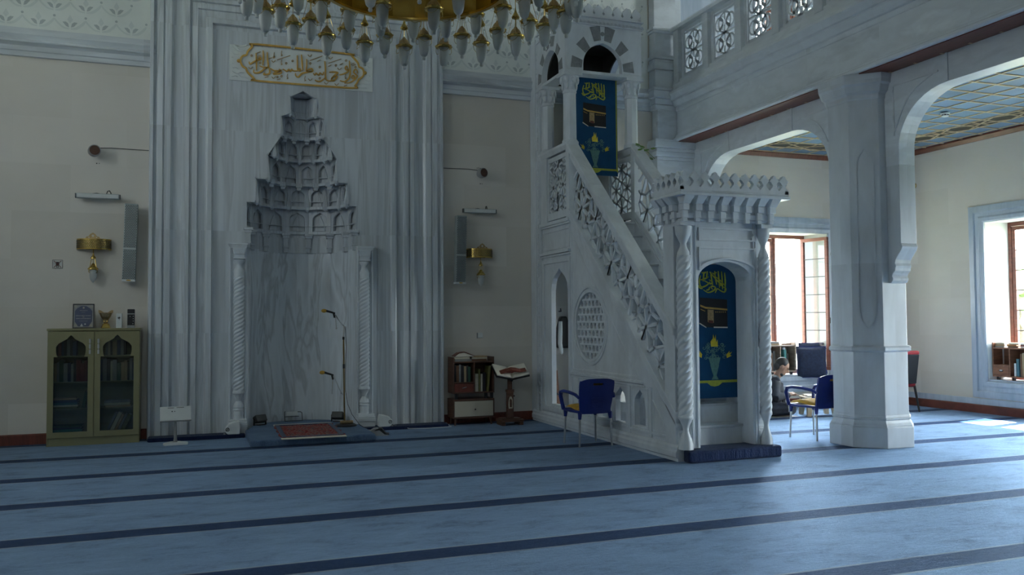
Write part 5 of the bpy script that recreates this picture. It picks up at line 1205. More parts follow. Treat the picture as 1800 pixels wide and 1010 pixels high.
MB().tube([(-.13, -.05, .006), (-.13, 0, .08), (-.13, 0, .18), (-.115, 0, .185)], .007, 8).tube([(.105, 0, .17), (.16, 0, .168), (.185, 0, .15), (.19, 0, .09), (.19, -.05, .006)], .007, 8).tube([(-.13, 0, .085), (.13, 0, .085)], .006, 8).tube([(-.13, -.05, .006), (.19, -.05, .006)], .006, 8).build('tube_stand', M_DGREY, bl, smooth=True)
ms = thing('microphone_stand', 'brass and black floor stand with two microphones in the niche', 'microphone stand', (1.95, 12.03, .09))
MB().lathe([(0, 0), (.15, 0), (.155, .012), (.13, .028), (.05, .036), (0, .036)], n=28).build('base', M_BLACK, ms, smooth=True)
MB().box(-.075, .10, -.03, .03, .036, .075).build('base_block', M_ANTIQ, ms, bevel=.008)
MB().tube([(-.015, 0, .036), (-.025, 0, .83), (-.03, 0, 1.24)], .011, 10).build('pole', M_DBRASS, ms, smooth=True)
for a_ in ([(-.025, 0, .80), (-.0252, 0, .86)], [(-.031, 0, 1.20), (-.031, 0, 1.24)]): MB().tube(a_, .016, 10).build('clutch', M_BLACK, ms, smooth=True)
MB().tube([(-.031, 0, 1.24), (-.018, 0, 1.36)], .012, 8).tube([(-.03, -.01, 1.372), (.0, .01, 1.372)], .014, 8).tube([(-.018, 0, 1.372), (-.144, 0, 1.53)], .0055, 8).tube([(-.144, 0, 1.53), (-.13, 0, 1.365)], .007, 8).ball((-.13, 0, 1.36), .014, 8, 6).build('boom', M_STEEL, ms, smooth=True)
MB().tube([(-.022, 0, .42), (-.064, 0, .46)], .006, 6).tube([(-.064, 0, .46), (-.174, 0, .72)], .0055, 8).tube([(-.174, 0, .72), (-.19, 0, .45)], .010, 8).ball((-.064, 0, .46), .014, 8, 6).build('boom', M_STEEL, ms, smooth=True)
for (x, z, dz) in ((-.293, 1.604, -.022), (-.315, .75, -.026)):
    m = bpy.data.objects.new('microphone', None); COL.objects.link(m); m.parent = ms
    MB().lathe([(0, -.045), (.016, -.04), (.025, -.02), (.026, .0), (.02, .022)], n=16, M=Matrix.Translation((x, 0, z)) @ Matrix.Rotation(PI/2, 4, 'Y')).build('foam_head', M_YELLOW, m, smooth=True)
    MB().tube([(x+.02, 0, z), (x+.10, 0, z+dz), (x+.145, 0, z+dz-.015)], [.017, .014, .012], 10).tube([(x+.125, 0, z+dz-.01), (x+.14, 0, z+dz-.075)], .014, 8).build('handle', M_BLACK, m, smooth=True)
MB().tube([(-.144, 0, 1.55), (-.07, .02, 1.44), (.0, .02, 1.37), (.012, .015, 1.1), (.0, .015, .8), (.0, .02, .5), (.03, .01, .3), (.08, -.05, .16), (.16, -.20, .03), (.20, -.30, .006), (.232, -.36, -.005)], .004, 6).build('cable', M_BLACK, ms, smooth=True)
cbx = thing('foot_switch', 'small grey rounded device with black strap beside the carpeted platform', 'device', (2.30, 11.56, 0), math.radians(-12))
L = [(-.02, .0), (.20, 0), (.20, .012), (.16, .035), (.10, .085), (.05, .10), (.0, .095), (-.04, .07), (-.09, .075), (-.10, .04), (-.06, 0)]
MB().prism([(a-.05, b) for a, b in L], fXZ(0), -.07, .07).build('shell', M_GREYP, cbx, bevel=.012, seg=3)
MB().prism([(-.045, .065), (-.01, .088), (.03, .102), (.06, .10), (.09, .06), (.12, .03), (.16, .022), (.16, .014), (.10, .016), (.06, .05), (.03, .075), (-.01, .07)], fXZ(0), -.073, .073).build('strap', M_BLACK, cbx)
ss = thing('standing_sign', 'white blank notice board on a short white pedestal stand', 'sign stand', (-.252, 11.72, 0), math.radians(6))
MB().prism([(-.14, -.10), (.14, -.10), (.15, -.02), (.06, .10), (-.06, .10), (-.15, -.02)], fXY(0), 0, .03).build('base', M_WHITEP, ss, bevel=.01)
MB().tube([(0, 0, .03), (0, 0, .08), (0, 0, .30)], [.026, .019, .014], 14).build('pole', M_GREYP, ss, smooth=True)
T = Matrix.Translation((0, -.02, .39)) @ Matrix.Rotation(math.radians(-14), 4, 'X')
MB().box(-.185, .185, -.008, .012, -.088, .092, T).build('board', M_WHITEP, ss, bevel=.006)
MB().box(-.095, -.02, -.01, -.006, .07, .076, T).box(.01, .10, -.01, -.006, .072, .078, T).box(-.12, .13, -.011, -.005, -.092, -.086, T).box(-.05, -.035, -.0095, -.007, .022, .036, T).box(-.018, -.006, -.0095, -.007, .024, .034, T).build('slot', M_DGREY, ss)
for i in range(6): pass
MB().box(-.185, .185, -.014, .016, -.10, -.086, T).build('ledge', M_GREYP, ss, bevel=.003)

# ------------------------------------------------------------------ brown book unit, drawer unit, lectern
lo = thing('drawer_unit', 'low walnut drawer unit with cream front standing on short legs', 'drawer unit', (3.85, 12.10, 0))
MB().box(-.32, .32, 0, .31, .105, .125).box(-.32, .32, 0, .31, .36, .385).box(-.32, -.30, 0, .31, .125, .36).box(.30, .32, 0, .31, .125, .36).box(-.30, .30, .29, .31, .125, .36).build('body', M_WALNUT, lo, bevel=.003)
dr = MB().box(-.298, .298, -.008, .012, .13, .355).build('drawer', M_CREAMD, lo, bevel=.003); MB().box(-.3, .3, .012, .28, .14, .15).build('drawer_tray', M_WALNUT, dr)
MB().lathe([(.006, 0), (.006, .015), (.013, .02), (.013, .027), (0, .03)], n=12, M=Matrix.Translation((.01, -.008, .235)) @ Matrix.Rotation(PI/2, 4, 'X')).build('knob', M_BLACK, dr, smooth=True)
for x in (-.27, .27):
    for y in (.04, .27): MB().tube([(x, y, .105), (x*1.05, y-.005, 0)], [.02, .013], 8).build('leg', M_WALNUT, lo)
up = thing('book_unit', 'small dark brown two-part book unit stacked on the drawer unit', 'bookcase', (3.85, 12.10, .385))
MB().box(-.32, -.302, 0, .28, .085, .62).box(.302, .32, 0, .28, .085, .62).box(-.302, .302, 0, .28, .085, .103).box(-.302, .302, 0, .28, .535, .553).box(-.302, .302, .268, .28, .103, .535).box(0, .016, 0, .268, .103, .535).box(-.302, 0, 0, .268, .235, .25).build('carcass', M_WALNUT, up, bevel=.002)
dr = MB().box(-.298, -.004, -.006, .012, .107, .23).build('drawer', M_MAHOG, up, bevel=.002)
MB().tube([(-.18, -.006, .165), (-.17, -.02, .168), (-.15, -.024, .175), (-.125, -.02, .178), (-.115, -.006, .18)], .006, 8).build('pull', M_STEEL, dr, smooth=True)
for x in (-.26, .2, .29): MB().box(x-.02, x+.02, .02, .06, 0, .085).build('foot', M_BLACK, up, bevel=.003)
RT = Matrix.Translation((3.85, 12.10, .385)); GU = 'books in the brown book unit'
row(-.29, -.015, .251, .03, ['black', 'brown', 'grey', 'black', 'tan', 'black', 'dark green', 'black'], 'in the left bay of the brown unit', GU, .22, .27, .2, RT, 0, 21)
row(.03, .24, .104, .03, ['cream', 'olive', 'cream', 'black', 'brown'], 'in the right bay of the brown unit', GU, .25, .33, .2, RT, 0, 22, .008)
book('olive', 'tall olive book leaning in the right bay of the brown unit', .03, .38, .2, RT @ Matrix.Translation((.21, .03, .104)) @ Matrix.Rotation(.1, 4, 'Y'), GU)
pile(-.285, .05, .555, ['grey', 'cream'], 'on the brown unit, left pile', GU, RT, .26, .18, 23)
pile(-.01, .04, .555, ['brown', 'cream', 'tan'], 'on the brown unit, right pile', GU, RT, .24, .17, 24)
ob = thing('open_book', 'brown covered book lying spread face down on the brown unit', 'book', (3.72, 12.22, 1.012))
MB().prism([(-.15, .0), (-.08, .05), (0, .062), (.07, .035), (.16, -.002), (.16, .006), (.07, .045), (0, .072), (-.08, .06), (-.155, .008)], fXZ(0), -.08, .08).build('cover', M_MAHOG, ob)
MB().prism([(-.145, .0), (-.08, .045), (0, .058), (.07, .03), (.155, -.001)], fXZ(0), -.075, .075).build('pages', M_PAPERW, ob)
lc = thing('lectern', 'carved dark wooden lectern with a square foot and tilted top', 'lectern', (4.36, 11.95, 0))
MB().box(-.18, .18, -.13, .13, .05, .085).box(-.15, .15, -.10, .10, .085, .10).box(-.17, -.11, -.12, .12, 0, .05).box(.11, .17, -.12, .12, 0, .05).build('foot', M_WALNUT, lc, bevel=.006)
MB().box(-.048, .048, -.035, .035, .10, .52).box(-.03, .03, -.025, .025, .52, .70).box(-.055, .055, -.04, .04, .48, .52).build('post', M_WALNUT, lc, bevel=.004)
MB().prism([(-.03, .24), (.03, .24), (.036, .27), (.03, .30), (.03, .37), (.015, .41), (0, .42), (-.015, .41), (-.03, .37), (-.036, .30)], fXZ(-.035), -.006, .002, [[(-.018, .26), (.018, .26), (.02, .36), (0, .39), (-.02, .36)]]).build('inlay', M_CREAMD, lc)
MB().tube([(.048, 0, .42), (.075, 0, .42)], .011, 10).build('clamp_knob', M_BLACK, lc)
T = Matrix.Translation((0, -.02, .735)) @ Matrix.Rotation(math.radians(32), 4, 'X')
mb = MB()
for sg in (-1, 1): mb.box(0, .27, -.12, .16, -.012, .0, T @ Matrix.Rotation(math.radians(-13), 4, 'Y') if sg > 0 else T @ Matrix.Rotation(PI, 4, 'Z') @ Matrix.Translation((0, -.04, 0)) @ Matrix.Rotation(math.radians(-13), 4, 'Y'))
mb.box(-.02, .02, -.1, .1, -.05, .0, T); mb.build('tilted_top', M_BLACK, lc, bevel=.002)
bk = thing('open_book', 'large open book with cream pages lying on the wooden lectern', 'book', (4.36, 11.93, .752))
T = Matrix.Rotation(math.radians(32), 4, 'X')
def page_block(sg, o, t):
    P = [(0, o), (.03, o+t*1.1), (.10, o+.02+t*1.05), (.25, o+.058+t), (.25, o+.058), (.10, o+.022)]
    return [(sg*a, b) for a, b in P]
mb = MB()
for sg in (-1, 1): mb.prism(page_block(sg, .004, .02), lambda a, b, d=0.0: (a, d, b), -.12, .15, M=T)
mb.build('pages', M_PAPERW, bk, smooth=False)
mb = MB()
for sg in (-1, 1): mb.prism([(0, -.002), (sg*.10, .017), (sg*.258, .054), (sg*.258, .059), (sg*.10, .023), (0, .004)], lambda a, b, d=0.0: (a, d, b), -.128, .158, M=T)
mb.build('cover', M_BLACK, bk)
cl = MB().prism([(-.20, -.02), (-.12, .012), (-.02, .0), (.02, .02), (.12, .01), (.2, .03), (.2, .045), (.12, .03), (.05, .05), (-.03, .06), (-.1, .04), (-.2, .0)], lambda a, b, d=0.0: (a, d, b), -.11, -.03, M=Matrix.Translation((4.37, 11.91, .822)) @ Matrix.Rotation(math.radians(32), 4, 'X')).build('cloth', M_MAHOG, bevel=.008)
tag(cl, 'folded red-brown cloth lying across the open lectern book', 'cloth')
tag(MB().tube([(2.66, 12.20, .055), (2.85, 12.0, .012), (3.1, 11.98, .006), (3.35, 12.0, .006), (3.48, 12.03, .006), (3.5, 12.40, .02)], .005, 6).build('power_cable', M_WHITEP, smooth=True), 'thin white cable running from the white floodlight to the drawer unit', 'cable')

# ------------------------------------------------------------------ plastic armchairs
def armchair(label, loc, rz):
    r = thing('plastic_armchair', label, 'chair', loc, rz, 'blue plastic armchairs')
    hw, hd = .225, .235
    P = [(-.23, .24), (.23, .24), (.245, .0), (.225, -.21), (-.225, -.21), (-.245, 0)]
    MB().prism(P, fXY(.405), 0, .035).build('seat', M_BLUEP, r, bevel=.015, seg=3)
    # backrest: curved shell with a hand hole, leaning back
    mb = MB(); n = 14; rows = 16; zz = [.40 + .43*j/rows for j in range(rows+1)]
    def bp_(i, j, k):
        t = -1 + 2*i/n; z = zz[j]; s_ = (z-.40)/.43
        wd = .20 + .035*math.sin(min(1, s_*1.15)*PI*.5) - .05*max(0, s_-.86)**1.5*8
        x = t*wd; y = -.225 - .085*s_ + .035*(t*t) - .022*k; z2 = z - (.028*(abs(t)**4) if j == rows else .0)
        return (x, y, z2)
    vs = [bp_(i, j, k) for k in (0, 1) for j in range(rows+1) for i in range(n+1)]; m = (n+1)*(rows+1); fs = []
    hole = lambda i, j: j in (13,) and 5 <= i <= 8
    for j in range(rows):
        for i in range(n):
            a = j*(n+1)+i
            if hole(i, j): continue
            fs += [(a, a+1, a+n+2, a+n+1), (m+a, m+a+n+1, m+a+n+2, m+a+1)]
            for (di, dj, e) in ((-1, 0, (a, a+n+1)), (1, 0, (a+1, a+n+2)), (0, -1, (a, a+1)), (0, 1, (a+n+1, a+n+2))):
                ii, jj = i+di, j+dj
                if ii < 0 or ii >= n or jj < 0 or jj >= rows or hole(ii, jj): fs.append((e[0], e[1], m+e[1], m+e[0]))
    mb.add(vs, fs)
    for j in range(6):
        z = .48 + .022*j; s_ = (z-.4)/.43; y = -.225-.085*s_-.022; mb.box(-.075, .075, y-.005, y+.006, z, z+.008)
    mb.build('backrest', M_BLUEP, r, smooth=True, ang=50)
    for sg in (-1, 1):
        x = sg*.255
        MB().tube([(sg*.235, -.25, .60), (x, -.20, .635), (x+sg*.008, -.05, .655), (x+sg*.01, .12, .66), (x+sg*.008, .205, .645), (x, .235, .59), (sg*.24, .225, .50), (sg*.225, .215, .42)], [.022, .026, .028, .028, .028, .026, .025, .026], 10, flat=.75).build('armrest', M_BLUEP, r, smooth=True)
        for sy, y in ((1, .20), (-1, -.215)):
            lg = MB().tube([(sg*.205, y*.98, .41), (sg*.22, y*1.06, 0)], .0125, 12).build('leg', M_STEEL, r, smooth=True)
            MB().tube([(sg*.203, y*.97, .42), (sg*.208, y*1.0, .335)], [.028, .019], 10).build('leg_socket', M_BLUEP, lg, smooth=True)
    # quilted cushion tied to the seat, rising up the back
    mb = MB(); n = 12; mm = 22
    def cp(i, j, k):
        u = -1+2*i/n; v = j/mm; e = (1-abs(u)**4)**.5 * (1-abs(2*v-1)**6)**.5
        if v < .55: y, z, ny, nz = .235-.42*v/.55, .442+.012*math.sin(v*9), 0, 1
        else: s_ = (v-.55)/.45; y, z, ny, nz = -.185-.075*s_, .45+.33*s_, 1, .25
        q = .006 + .040*e*(1 if k else 0)
        return (u*.20, y + ny*q, z + nz*q)
    vs = [cp(i, j, k) for k in (0, 1) for j in range(mm+1) for i in range(n+1)]; m = (n+1)*(mm+1); fs = []
    for j in range(mm):
        for i in range(n): a = j*(n+1)+i; fs += [(a, a+1, a+n+2, a+n+1), (m+a, m+a+n+1, m+a+n+2, m+a+1)]
    for i in range(n): fs += [(i, i+1, m+i+1, m+i), (m-n-1+i, m-n+i, 2*m-n+i, 2*m-n-1+i)]
    for j in range(mm): a = j*(n+1); fs += [(a, a+n+1, m+a+n+1, m+a), (a+n, a+2*n+1, m+a+2*n+1, m+a+n)]
    mb.add(vs, fs); cu = mb.build('cushion', M_YELLOW, r, smooth=True, ang=80)
    for sg in (-1, 1): MB().tube([(sg*.205, .21, .45), (sg*.235, .215, .43), (sg*.245, .20, .38), (sg*.235, .21, .33)], .005, 6).tube([(sg*.235, .215, .43), (sg*.21, .235, .37)], .005, 6).build('tie', M_WHITEP, cu)
    return r
c1 = armchair('blue plastic armchair with yellow cushion by the pulpit side', (4.565, 9.70, 0), math.radians(1))
dup(c1, (7.50, 9.06, 0), math.radians(9), 'blue plastic armchair with yellow cushion beside the marble pillar')

# ------------------------------------------------------------------ aisle by the window: reader, table, books, cushions
def remesh_body(name, mb, mat, parent, vox, it=3):
    o = mb.build(name, mat, parent, recalc=True); r = o.modifiers.new('skin', 'REMESH'); r.mode = 'VOXEL'; r.voxel_size = vox; r.use_smooth_shade = True
    s_ = o.modifiers.new('soft', 'SMOOTH'); s_.iterations = it; s_.factor = .5; return o
mnp = thing('person', 'man in a charcoal robe sitting cross-legged on the floor reading', 'person', (8.55, 11.42, 0), math.radians(-30))
b = MB()
HM = Matrix.Translation((.225, 0, .775)) @ Matrix.Rotation(math.radians(34), 4, 'Y') @ Matrix.Scale(1.1, 4)
b.tube([(-.02, 0, .10), (.0, 0, .25), (.06, 0, .42), (.10, 0, .56), (.13, 0, .62)], [.15, .14, .145, .12, .06], 14)
b.tube([(.12, 0, .58), (.17, 0, .66), (.205, 0, .72)], [.06, .055, .055], 12)
b.ball((-.005, 0, .015), (.095, .076, .105), 18, 14, HM).ball((.03, 0, -.05), (.068, .058, .07), 14, 10, HM)
b.tube([(.085, 0, .025), (.118, 0, -.025), (.092, 0, -.038)], [.010, .017, .012], 8, HM)
b.ball((.088, 0, -.075), (.012, .024, .007), 8, 6, HM).ball((.083, 0, -.088), (.012, .02, .007), 8, 6, HM).ball((.062, 0, -.112), (.022, .028, .018), 8, 6, HM)
for sg in (-1, 1):
    b.ball((-.01, sg*.078, -.005), (.024, .010, .034), 8, 6, HM).ball((.078, sg*.034, .034), (.012, .026, .008), 8, 6, HM)
    S0, E0, W0 = (.10, sg*.17, .55), (.09, sg*.27, .31), (.33, sg*.13, .345)
    b.tube([(.11, sg*.08, .57), S0], [.07, .065], 10).tube([S0, E0], [.055, .043], 10).tube([E0, W0], [.042, .028], 10)
    H = Vector(W0); fw = Vector((.9, -sg*.42, -.05)).normalized(); sd = Vector((0, 0, 1)).cross(fw)*1.0
    b.tube([H, H+fw*.05, H+fw*.085], [.026, .034, .034], 10, flat=.6)
    for q, ln in ((-.030, .055), (-.010, .066), (.010, .062), (.030, .046)):
        a = H+fw*.08+sd*q; b.tube([a, a+fw*ln*.55+Vector((0, 0, .004)), a+fw*ln+Vector((0, 0, -.012))], [.0095, .009, .007], 6)
    a = H+fw*.03-sd*sg*-.03; b.tube([a, a+fw*.03+Vector((0, 0, .02)), a+fw*.06+Vector((0, 0, .018))], [.011, .010, .008], 6)
    b.tube([(-.02, sg*.09, .11), (.30, sg*.30, .13)], [.095, .07], 10).tube([(.30, sg*.30, .13), (.27, -sg*.02, .07)], [.06, .045], 10).tube([(.27, -sg*.02, .065), (.34, -sg*.10, .055)], [.045, .032], 8)
remesh_body('body', b, M_SKIN, mnp, .009)
c = MB()
c.tube([(-.03, 0, .09), (-.01, 0, .25), (.05, 0, .42), (.09, 0, .55), (.115, 0, .605)], [.185, .175, .175, .145, .085], 16)
for sg in (-1, 1):
    c.tube([(.10, sg*.07, .575), (.10, sg*.18, .55)], [.085, .08], 10).tube([(.10, sg*.18, .55), (.085, sg*.28, .31)], [.075, .068], 12).tube([(.085, sg*.28, .31), (.30, sg*.15, .34)], [.066, .052], 12)
    c.tube([(-.03, sg*.10, .11), (.31, sg*.31, .14)], [.115, .095], 12).tube([(.31, sg*.31, .135), (.25, sg*.02, .09)], [.09, .08], 12)
c.ball((.12, 0, .09), (.24, .24, .07), 18, 8)
for k in range(9): a = -1.2+.3*k; c.tube([(.10+.13*math.cos(a), .16*math.sin(a), .52), (.06+.19*math.cos(a), .20*math.sin(a), .28), (.04+.2*math.cos(a), .22*math.sin(a), .13)], [.012, .02, .022], 6)
remesh_body('robe', c, M_ROBE, mnp, .012)
h_ = MB().ball((-.024, 0, .034), (.094, .082, .100), 20, 14, HM).ball((-.055, 0, -.02), (.06, .074, .07), 14, 10, HM); h_.build('hair', M_HAIR, mnp, smooth=True, ang=80)
MB().ball((.045, 0, -.098), (.042, .052, .034), 12, 8, HM).build('beard', M_HAIR, mnp, smooth=True, ang=80)
for sg in (-1, 1): MB().ball((.0885, sg*.034, .012), (.008, .014, .008), 10, 8, HM).build('eye', M_BLACK, mnp, smooth=True)
mt = MB().box(8.12, 8.88, 11.10, 11.95, 0, .004).build('seat_mat', M_PAPERW, bevel=.008); tag(mt, 'thin pale mat under the seated man', 'mat')
st = thing('low_table', 'low cream plastic table in front of the seated man', 'table', (9.28, 11.13, 0), math.radians(-22))
MB().prism(octo((0, 0), .24, .06), fXY(.27), 0, .03).build('table_top', M_CREAMP, st, bevel=.01)
MB().box(-.20, .20, -.20, -.185, .20, .27).box(-.20, .20, .185, .20, .20, .27).box(-.20, -.185, -.2, .2, .20, .27).box(.185, .20, -.2, .2, .20, .27).build('apron', M_CREAMP, st, bevel=.004)
for x in (-1, 1):
    for y in (-1, 1): MB().add([(x*.13, y*.13, .27), (x*.22, y*.13, .27), (x*.22, y*.22, .27), (x*.13, y*.22, .27), (x*.17, y*.17, 0), (x*.235, y*.17, 0), (x*.235, y*.235, 0), (x*.17, y*.235, 0)], [(0, 1, 2, 3), (7, 6, 5, 4), (0, 4, 5, 1), (1, 5, 6, 2), (2, 6, 7, 3), (3, 7, 4, 0)]).build('leg', M_CREAMP, st, bevel=.006)
rb = thing('open_book', 'open book with white pages on the low cream table', 'book', (9.19, 11.16, .302), math.radians(68))
mb = MB()
for sg in (-1, 1): mb.prism([(0, .0), (sg*.03, .028), (sg*.12, .028), (sg*.15, .018), (sg*.15, .004)], lambda a, b_, d=0.0: (a, d, b_), -.11, .11)
mb.build('pages', M_PAPERW, rb); MB().box(-.155, .155, -.115, .115, 0, .003).build('cover', BK['dark red'], rb)
# bookcase on the window sill behind him
ws = thing('sill_bookcase', 'pale wooden bookcase of books standing in the window behind the reader', 'bookcase', (9.40, 12.50, .55))
MB().box(-.58, .58, 0, .24, .05, .07).box(-.58, .58, 0, .24, .50, .52).box(-.58, -.56, 0, .24, .07, .57).box(.55, .58, 0, .24, .07, .57).box(-.56, .56, .225, .24, .07, .50).box(-.10, -.085, 0, .225, .07, .50).box(.235, .25, 0, .225, .07, .50).box(-.56, -.10, 0, .225, .17, .185).build('carcass', M_PALEW, ws, bevel=.002)
for x in (-.5, .1, .5): MB().box(x-.02, x+.02, .03, .07, 0, .05).build('foot', M_BLACK, ws)
RT = Matrix.Translation((9.40, 12.50, .55)); GS = 'books in the window bookcase behind the reader'
row(-.50, -.12, .186, .03, ['black', 'dark green', 'black', 'dark green', 'grey', 'black', 'brown', 'black', 'dark green'], 'in the left bay behind the reader', GS, .22, .27, .17, RT, 0, 31)
row(-.07, .22, .071, .03, ['brown', 'black', 'dark red', 'grey', 'brown', 'black'], 'in the middle bay behind the reader', GS, .26, .36, .17, RT, 0, 32)
book('teal', 'tall teal book in the right bay of the window bookcase', .05, .37, .18, RT @ Matrix.Translation((.33, .02, .071)), GS)
book('black', 'black book beside the tall teal book in the window', .035, .3, .18, RT @ Matrix.Translation((.39, .02, .071)), GS)
pile(-.30, .04, .521, ['dark green', 'cream', 'white'], 'on the aisle window bookcase, first pile', GS, RT, .24, .17, 33)
pile(.05, .05, .521, ['tan', 'grey'], 'on the aisle window bookcase, middle pile', GS, RT, .22, .16, 34)
pile(.32, .05, .521, ['brown'], 'on the aisle window bookcase end', GS, RT, .2, .16, 35)
tag(MB().lathe([(0, 0), (.022, .0), (.028, .02), (.02, .04), (0, .045)], (9.735, 12.535, .993), 14).build('white_cap', M_WHITEP, smooth=True), 'small white round cap on top of the tall teal book', 'cap')
def cushion(label, M):
    r = thing('floor_cushion', label, 'cushion', (0, 0, 0), 0, 'navy floor cushions in the window'); r.matrix_world = M
    n = 16; vs = []; fs = []
    for k in (-1, 1):
        for j in range(n+1):
            for i in range(n+1):
                u, v = -1+2*i/n, -1+2*j/n; e = max(0, (1-u**4)*(1-v**4))**.5; pn = 1-.06*(1-max(abs(u), abs(v)))*0
                q = .055*e - .010*(abs(math.sin(PI*(u+1)*1.5)) < .15)*e - .010*(abs(math.sin(PI*(v+1)*1.5)) < .15)*e
                sx = .25*(1-.05*(1-v*v)); sz = .28*(1-.05*(1-u*u)); vs.append((u*sx, k*q, v*sz+.28))
    m = (n+1)**2
    for j in range(n):
        for i in range(n): a = j*(n+1)+i; fs += [(a, a+1, a+n+2, a+n+1), (m+a, m+a+n+1, m+a+n+2, m+a+1)]
    MB().add(vs, fs).build('quilted_cover', M_DENIM, r, smooth=True, ang=80)
    mb = MB(); c = [(-.25, 0, 0), (-.2375, 0, .28), (-.25, 0, .56), (0, 0, .546), (.25, 0, .56), (.2375, 0, .28), (.25, 0, 0), (0, 0, .014), (-.25, 0, 0)]; mb.tube(c, .006, 6); mb.build('piping', M_BLUEP, r, smooth=True)
    return r
cushion('navy quilted floor cushion in front, leaning at the bookcase end', Matrix.Translation((10.17, 12.33, .49)) @ Matrix.Rotation(math.radians(-32), 4, 'Z') @ Matrix.Rotation(math.radians(-9), 4, 'X'))
cushion('navy quilted floor cushion behind the front one in the window', Matrix.Translation((10.36, 12.50, .55)) @ Matrix.Rotation(math.radians(-12), 4, 'Z') @ Matrix.Rotation(math.radians(-9), 4, 'X'))

# right wall window: brown shelf unit on the sill
rs = thing('sill_bookcase', 'brown wooden shelf unit with a small drawer in the right wall window', 'bookcase', (11.88, 9.60, .55), -PI/2)
MB().box(-.54, .54, 0, .24, .05, .07).box(-.54, .54, 0, .24, .49, .51).box(-.54, -.52, 0, .24, .07, .59).box(.52, .54, 0, .24, .07, .59).box(-.52, .52, .225, .24, .07, .49).box(-.24, -.222, 0, .225, .07, .49).box(.1, .118, 0, .225, .07, .49).box(-.52, -.24, 0, .225, .225, .24).build('carcass', M_BWOOD, rs, bevel=.002)
dr = MB().box(-.517, -.243, -.004, .014, .075, .222).build('drawer', M_BWOOD, rs, bevel=.002)
MB().prism([(-.42, .155), (-.34, .155), (-.35, .135), (-.38, .128), (-.41, .135)], fXZ(-.004), -.006, .001).build('handle_hollow', M_BLACK, dr); MB().ball((-.38, -.01, .152), (.028, .008, .012), 10, 8).build('cup_handle', M_STEEL, dr, smooth=True)
for x in (-.47, -.2, .3): MB().box(x-.02, x+.02, .03, .07, 0, .05).build('foot', M_BLACK, rs)
RT = Matrix.Translation((11.88, 9.60, .55)) @ Matrix.Rotation(-PI/2, 4, 'Z'); GR = 'books in the right window shelf unit'
book('white', 'small white book standing in the right window shelf unit', .03, .2, .15, RT @ Matrix.Translation((-.17, .02, .071)), GR)
book('blue green', 'blue green book beside the small white one in the right window', .045, .27, .17, RT @ Matrix.Translation((-.13, .02, .071)), GR)
row(-.07, .09, .071, .03, ['brown', 'tan', 'brown', 'dark red'], 'of the tall group, right window unit', GR, .34, .37, .17, RT, 0, 41)
row(.125, .5, .071, .03, ['dark green', 'black', 'brown', 'tan', 'navy', 'grey', 'brown', 'black'], 'in the end bay, right window unit', GR, .28, .36, .17, RT, 0, 42)
pile(-.50, .03, .511, ['grey', 'tan', 'cream'], 'on the brown shelf unit, first pile', GR, RT, .17, .14, 43)
pile(-.28, .03, .511, ['brown', 'orange', 'cream'], 'on the brown shelf unit, middle pile', GR, RT, .19, .14, 44)
pile(-.05, .03, .511, ['white', 'dark red', 'white'], 'on the brown shelf unit, third pile', GR, RT, .22, .15, 45)
tag(MB().box(11.89, 12.0, 9.48, 9.72, .552, .562).build('paper_sheet', M_PAPERW), 'white sheet of paper under the right window shelf unit', 'paper')

# guest chair half hidden by the pillar
gc = thing('guest_chair', 'black guest chair with a dark red top edge, half hidden behind the pillar', 'chair', (10.93, 11.2, 0), math.radians(-14))
MB().box(-.24, .24, -.22, .24, .40, .48).build('seat', M_RED, gc, bevel=.03, seg=3)
T = Matrix.Translation((0, -.22, .46)) @ Matrix.Rotation(math.radians(12), 4, 'X')
MB().box(-.23, .23, -.03, .0, .0, .50, T).build('back_shell', M_BLACK, gc, bevel=.02, seg=3)
MB().box(-.225, .225, .0, .045, .03, .54, T).box(-.228, .228, -.034, .03, .49, .55, T).build('back_pad', M_RED, gc, bevel=.02, seg=3)
for x in (-1, 1):
    for y, y2 in ((.20, .23), (-.2, -.30)): MB().tube([(x*.22, y, .42), (x*.235, y2, 0)], [.02, .015], 8).build('leg', M_BLACK, gc, smooth=True)
sw = thing('wall_lamp', 'small brass wall lamp with frosted glass on the right aisle wall', 'wall lamp', (RX, 11.60, 3.86))
MB().lathe([(0, 0), (.06, 0), (.06, .015), (.03, .025), (0, .027)], n=18, M=Matrix.Rotation(-PI/2, 4, 'Y')).tube([(-.02, 0, 0), (-.06, 0, .05), (-.12, 0, .06), (-.16, 0, .02), (-.16, 0, -.03)], .008, 8).build('arm', M_BRASS, sw, smooth=True)
MB().lathe([(.01, .0), (.05, -.03), (.06, -.045), (.045, -.055)], (-.16, 0, -.01), 18).build('cap', M_BRASS, sw, smooth=True)
MB().lathe([(.045, -.06), (.05, -.10), (.046, -.16), (.03, -.21), (.01, -.225), (.008, -.24), (0, -.243)], (-.16, 0, -.01), 18).build('glass', M_GLASSF, sw, smooth=True)
# passage under the pulpit: hung clothes and a folded lectern
hg = thing('hung_coat', 'dark coat and pale scarf hanging on the wall inside the pulpit passage', 'coat', (5.40, 12.36, 1.10))
MB().prism([(-.10, .0), (.11, .0), (.12, .30), (.07, .50), (-.04, .50), (-.09, .32)], fXZ(0), -.05, .06).build('coat', M_BLACK, hg, bevel=.03, seg=3)
MB().tube([(-.06, -.06, .42), (-.07, -.075, .25), (-.075, -.07, .08), (-.05, -.07, -.06), (-.04, -.06, -.09)], [.03, .035, .035, .03, .012], 8, flat=.6).build('scarf', M_WHITEP, hg, smooth=True)
MB().tube([(-.03, .06, .58), (-.03, -.02, .58), (-.05, -.05, .62)], .01, 8).build('hook', M_BLACK, hg)
fl = thing('folded_book_stand', 'brown folded wooden book stand leaning inside the pulpit passage', 'book stand', (5.24, 12.27, 0)); fl.rotation_euler = (math.radians(-8), 0, 0)
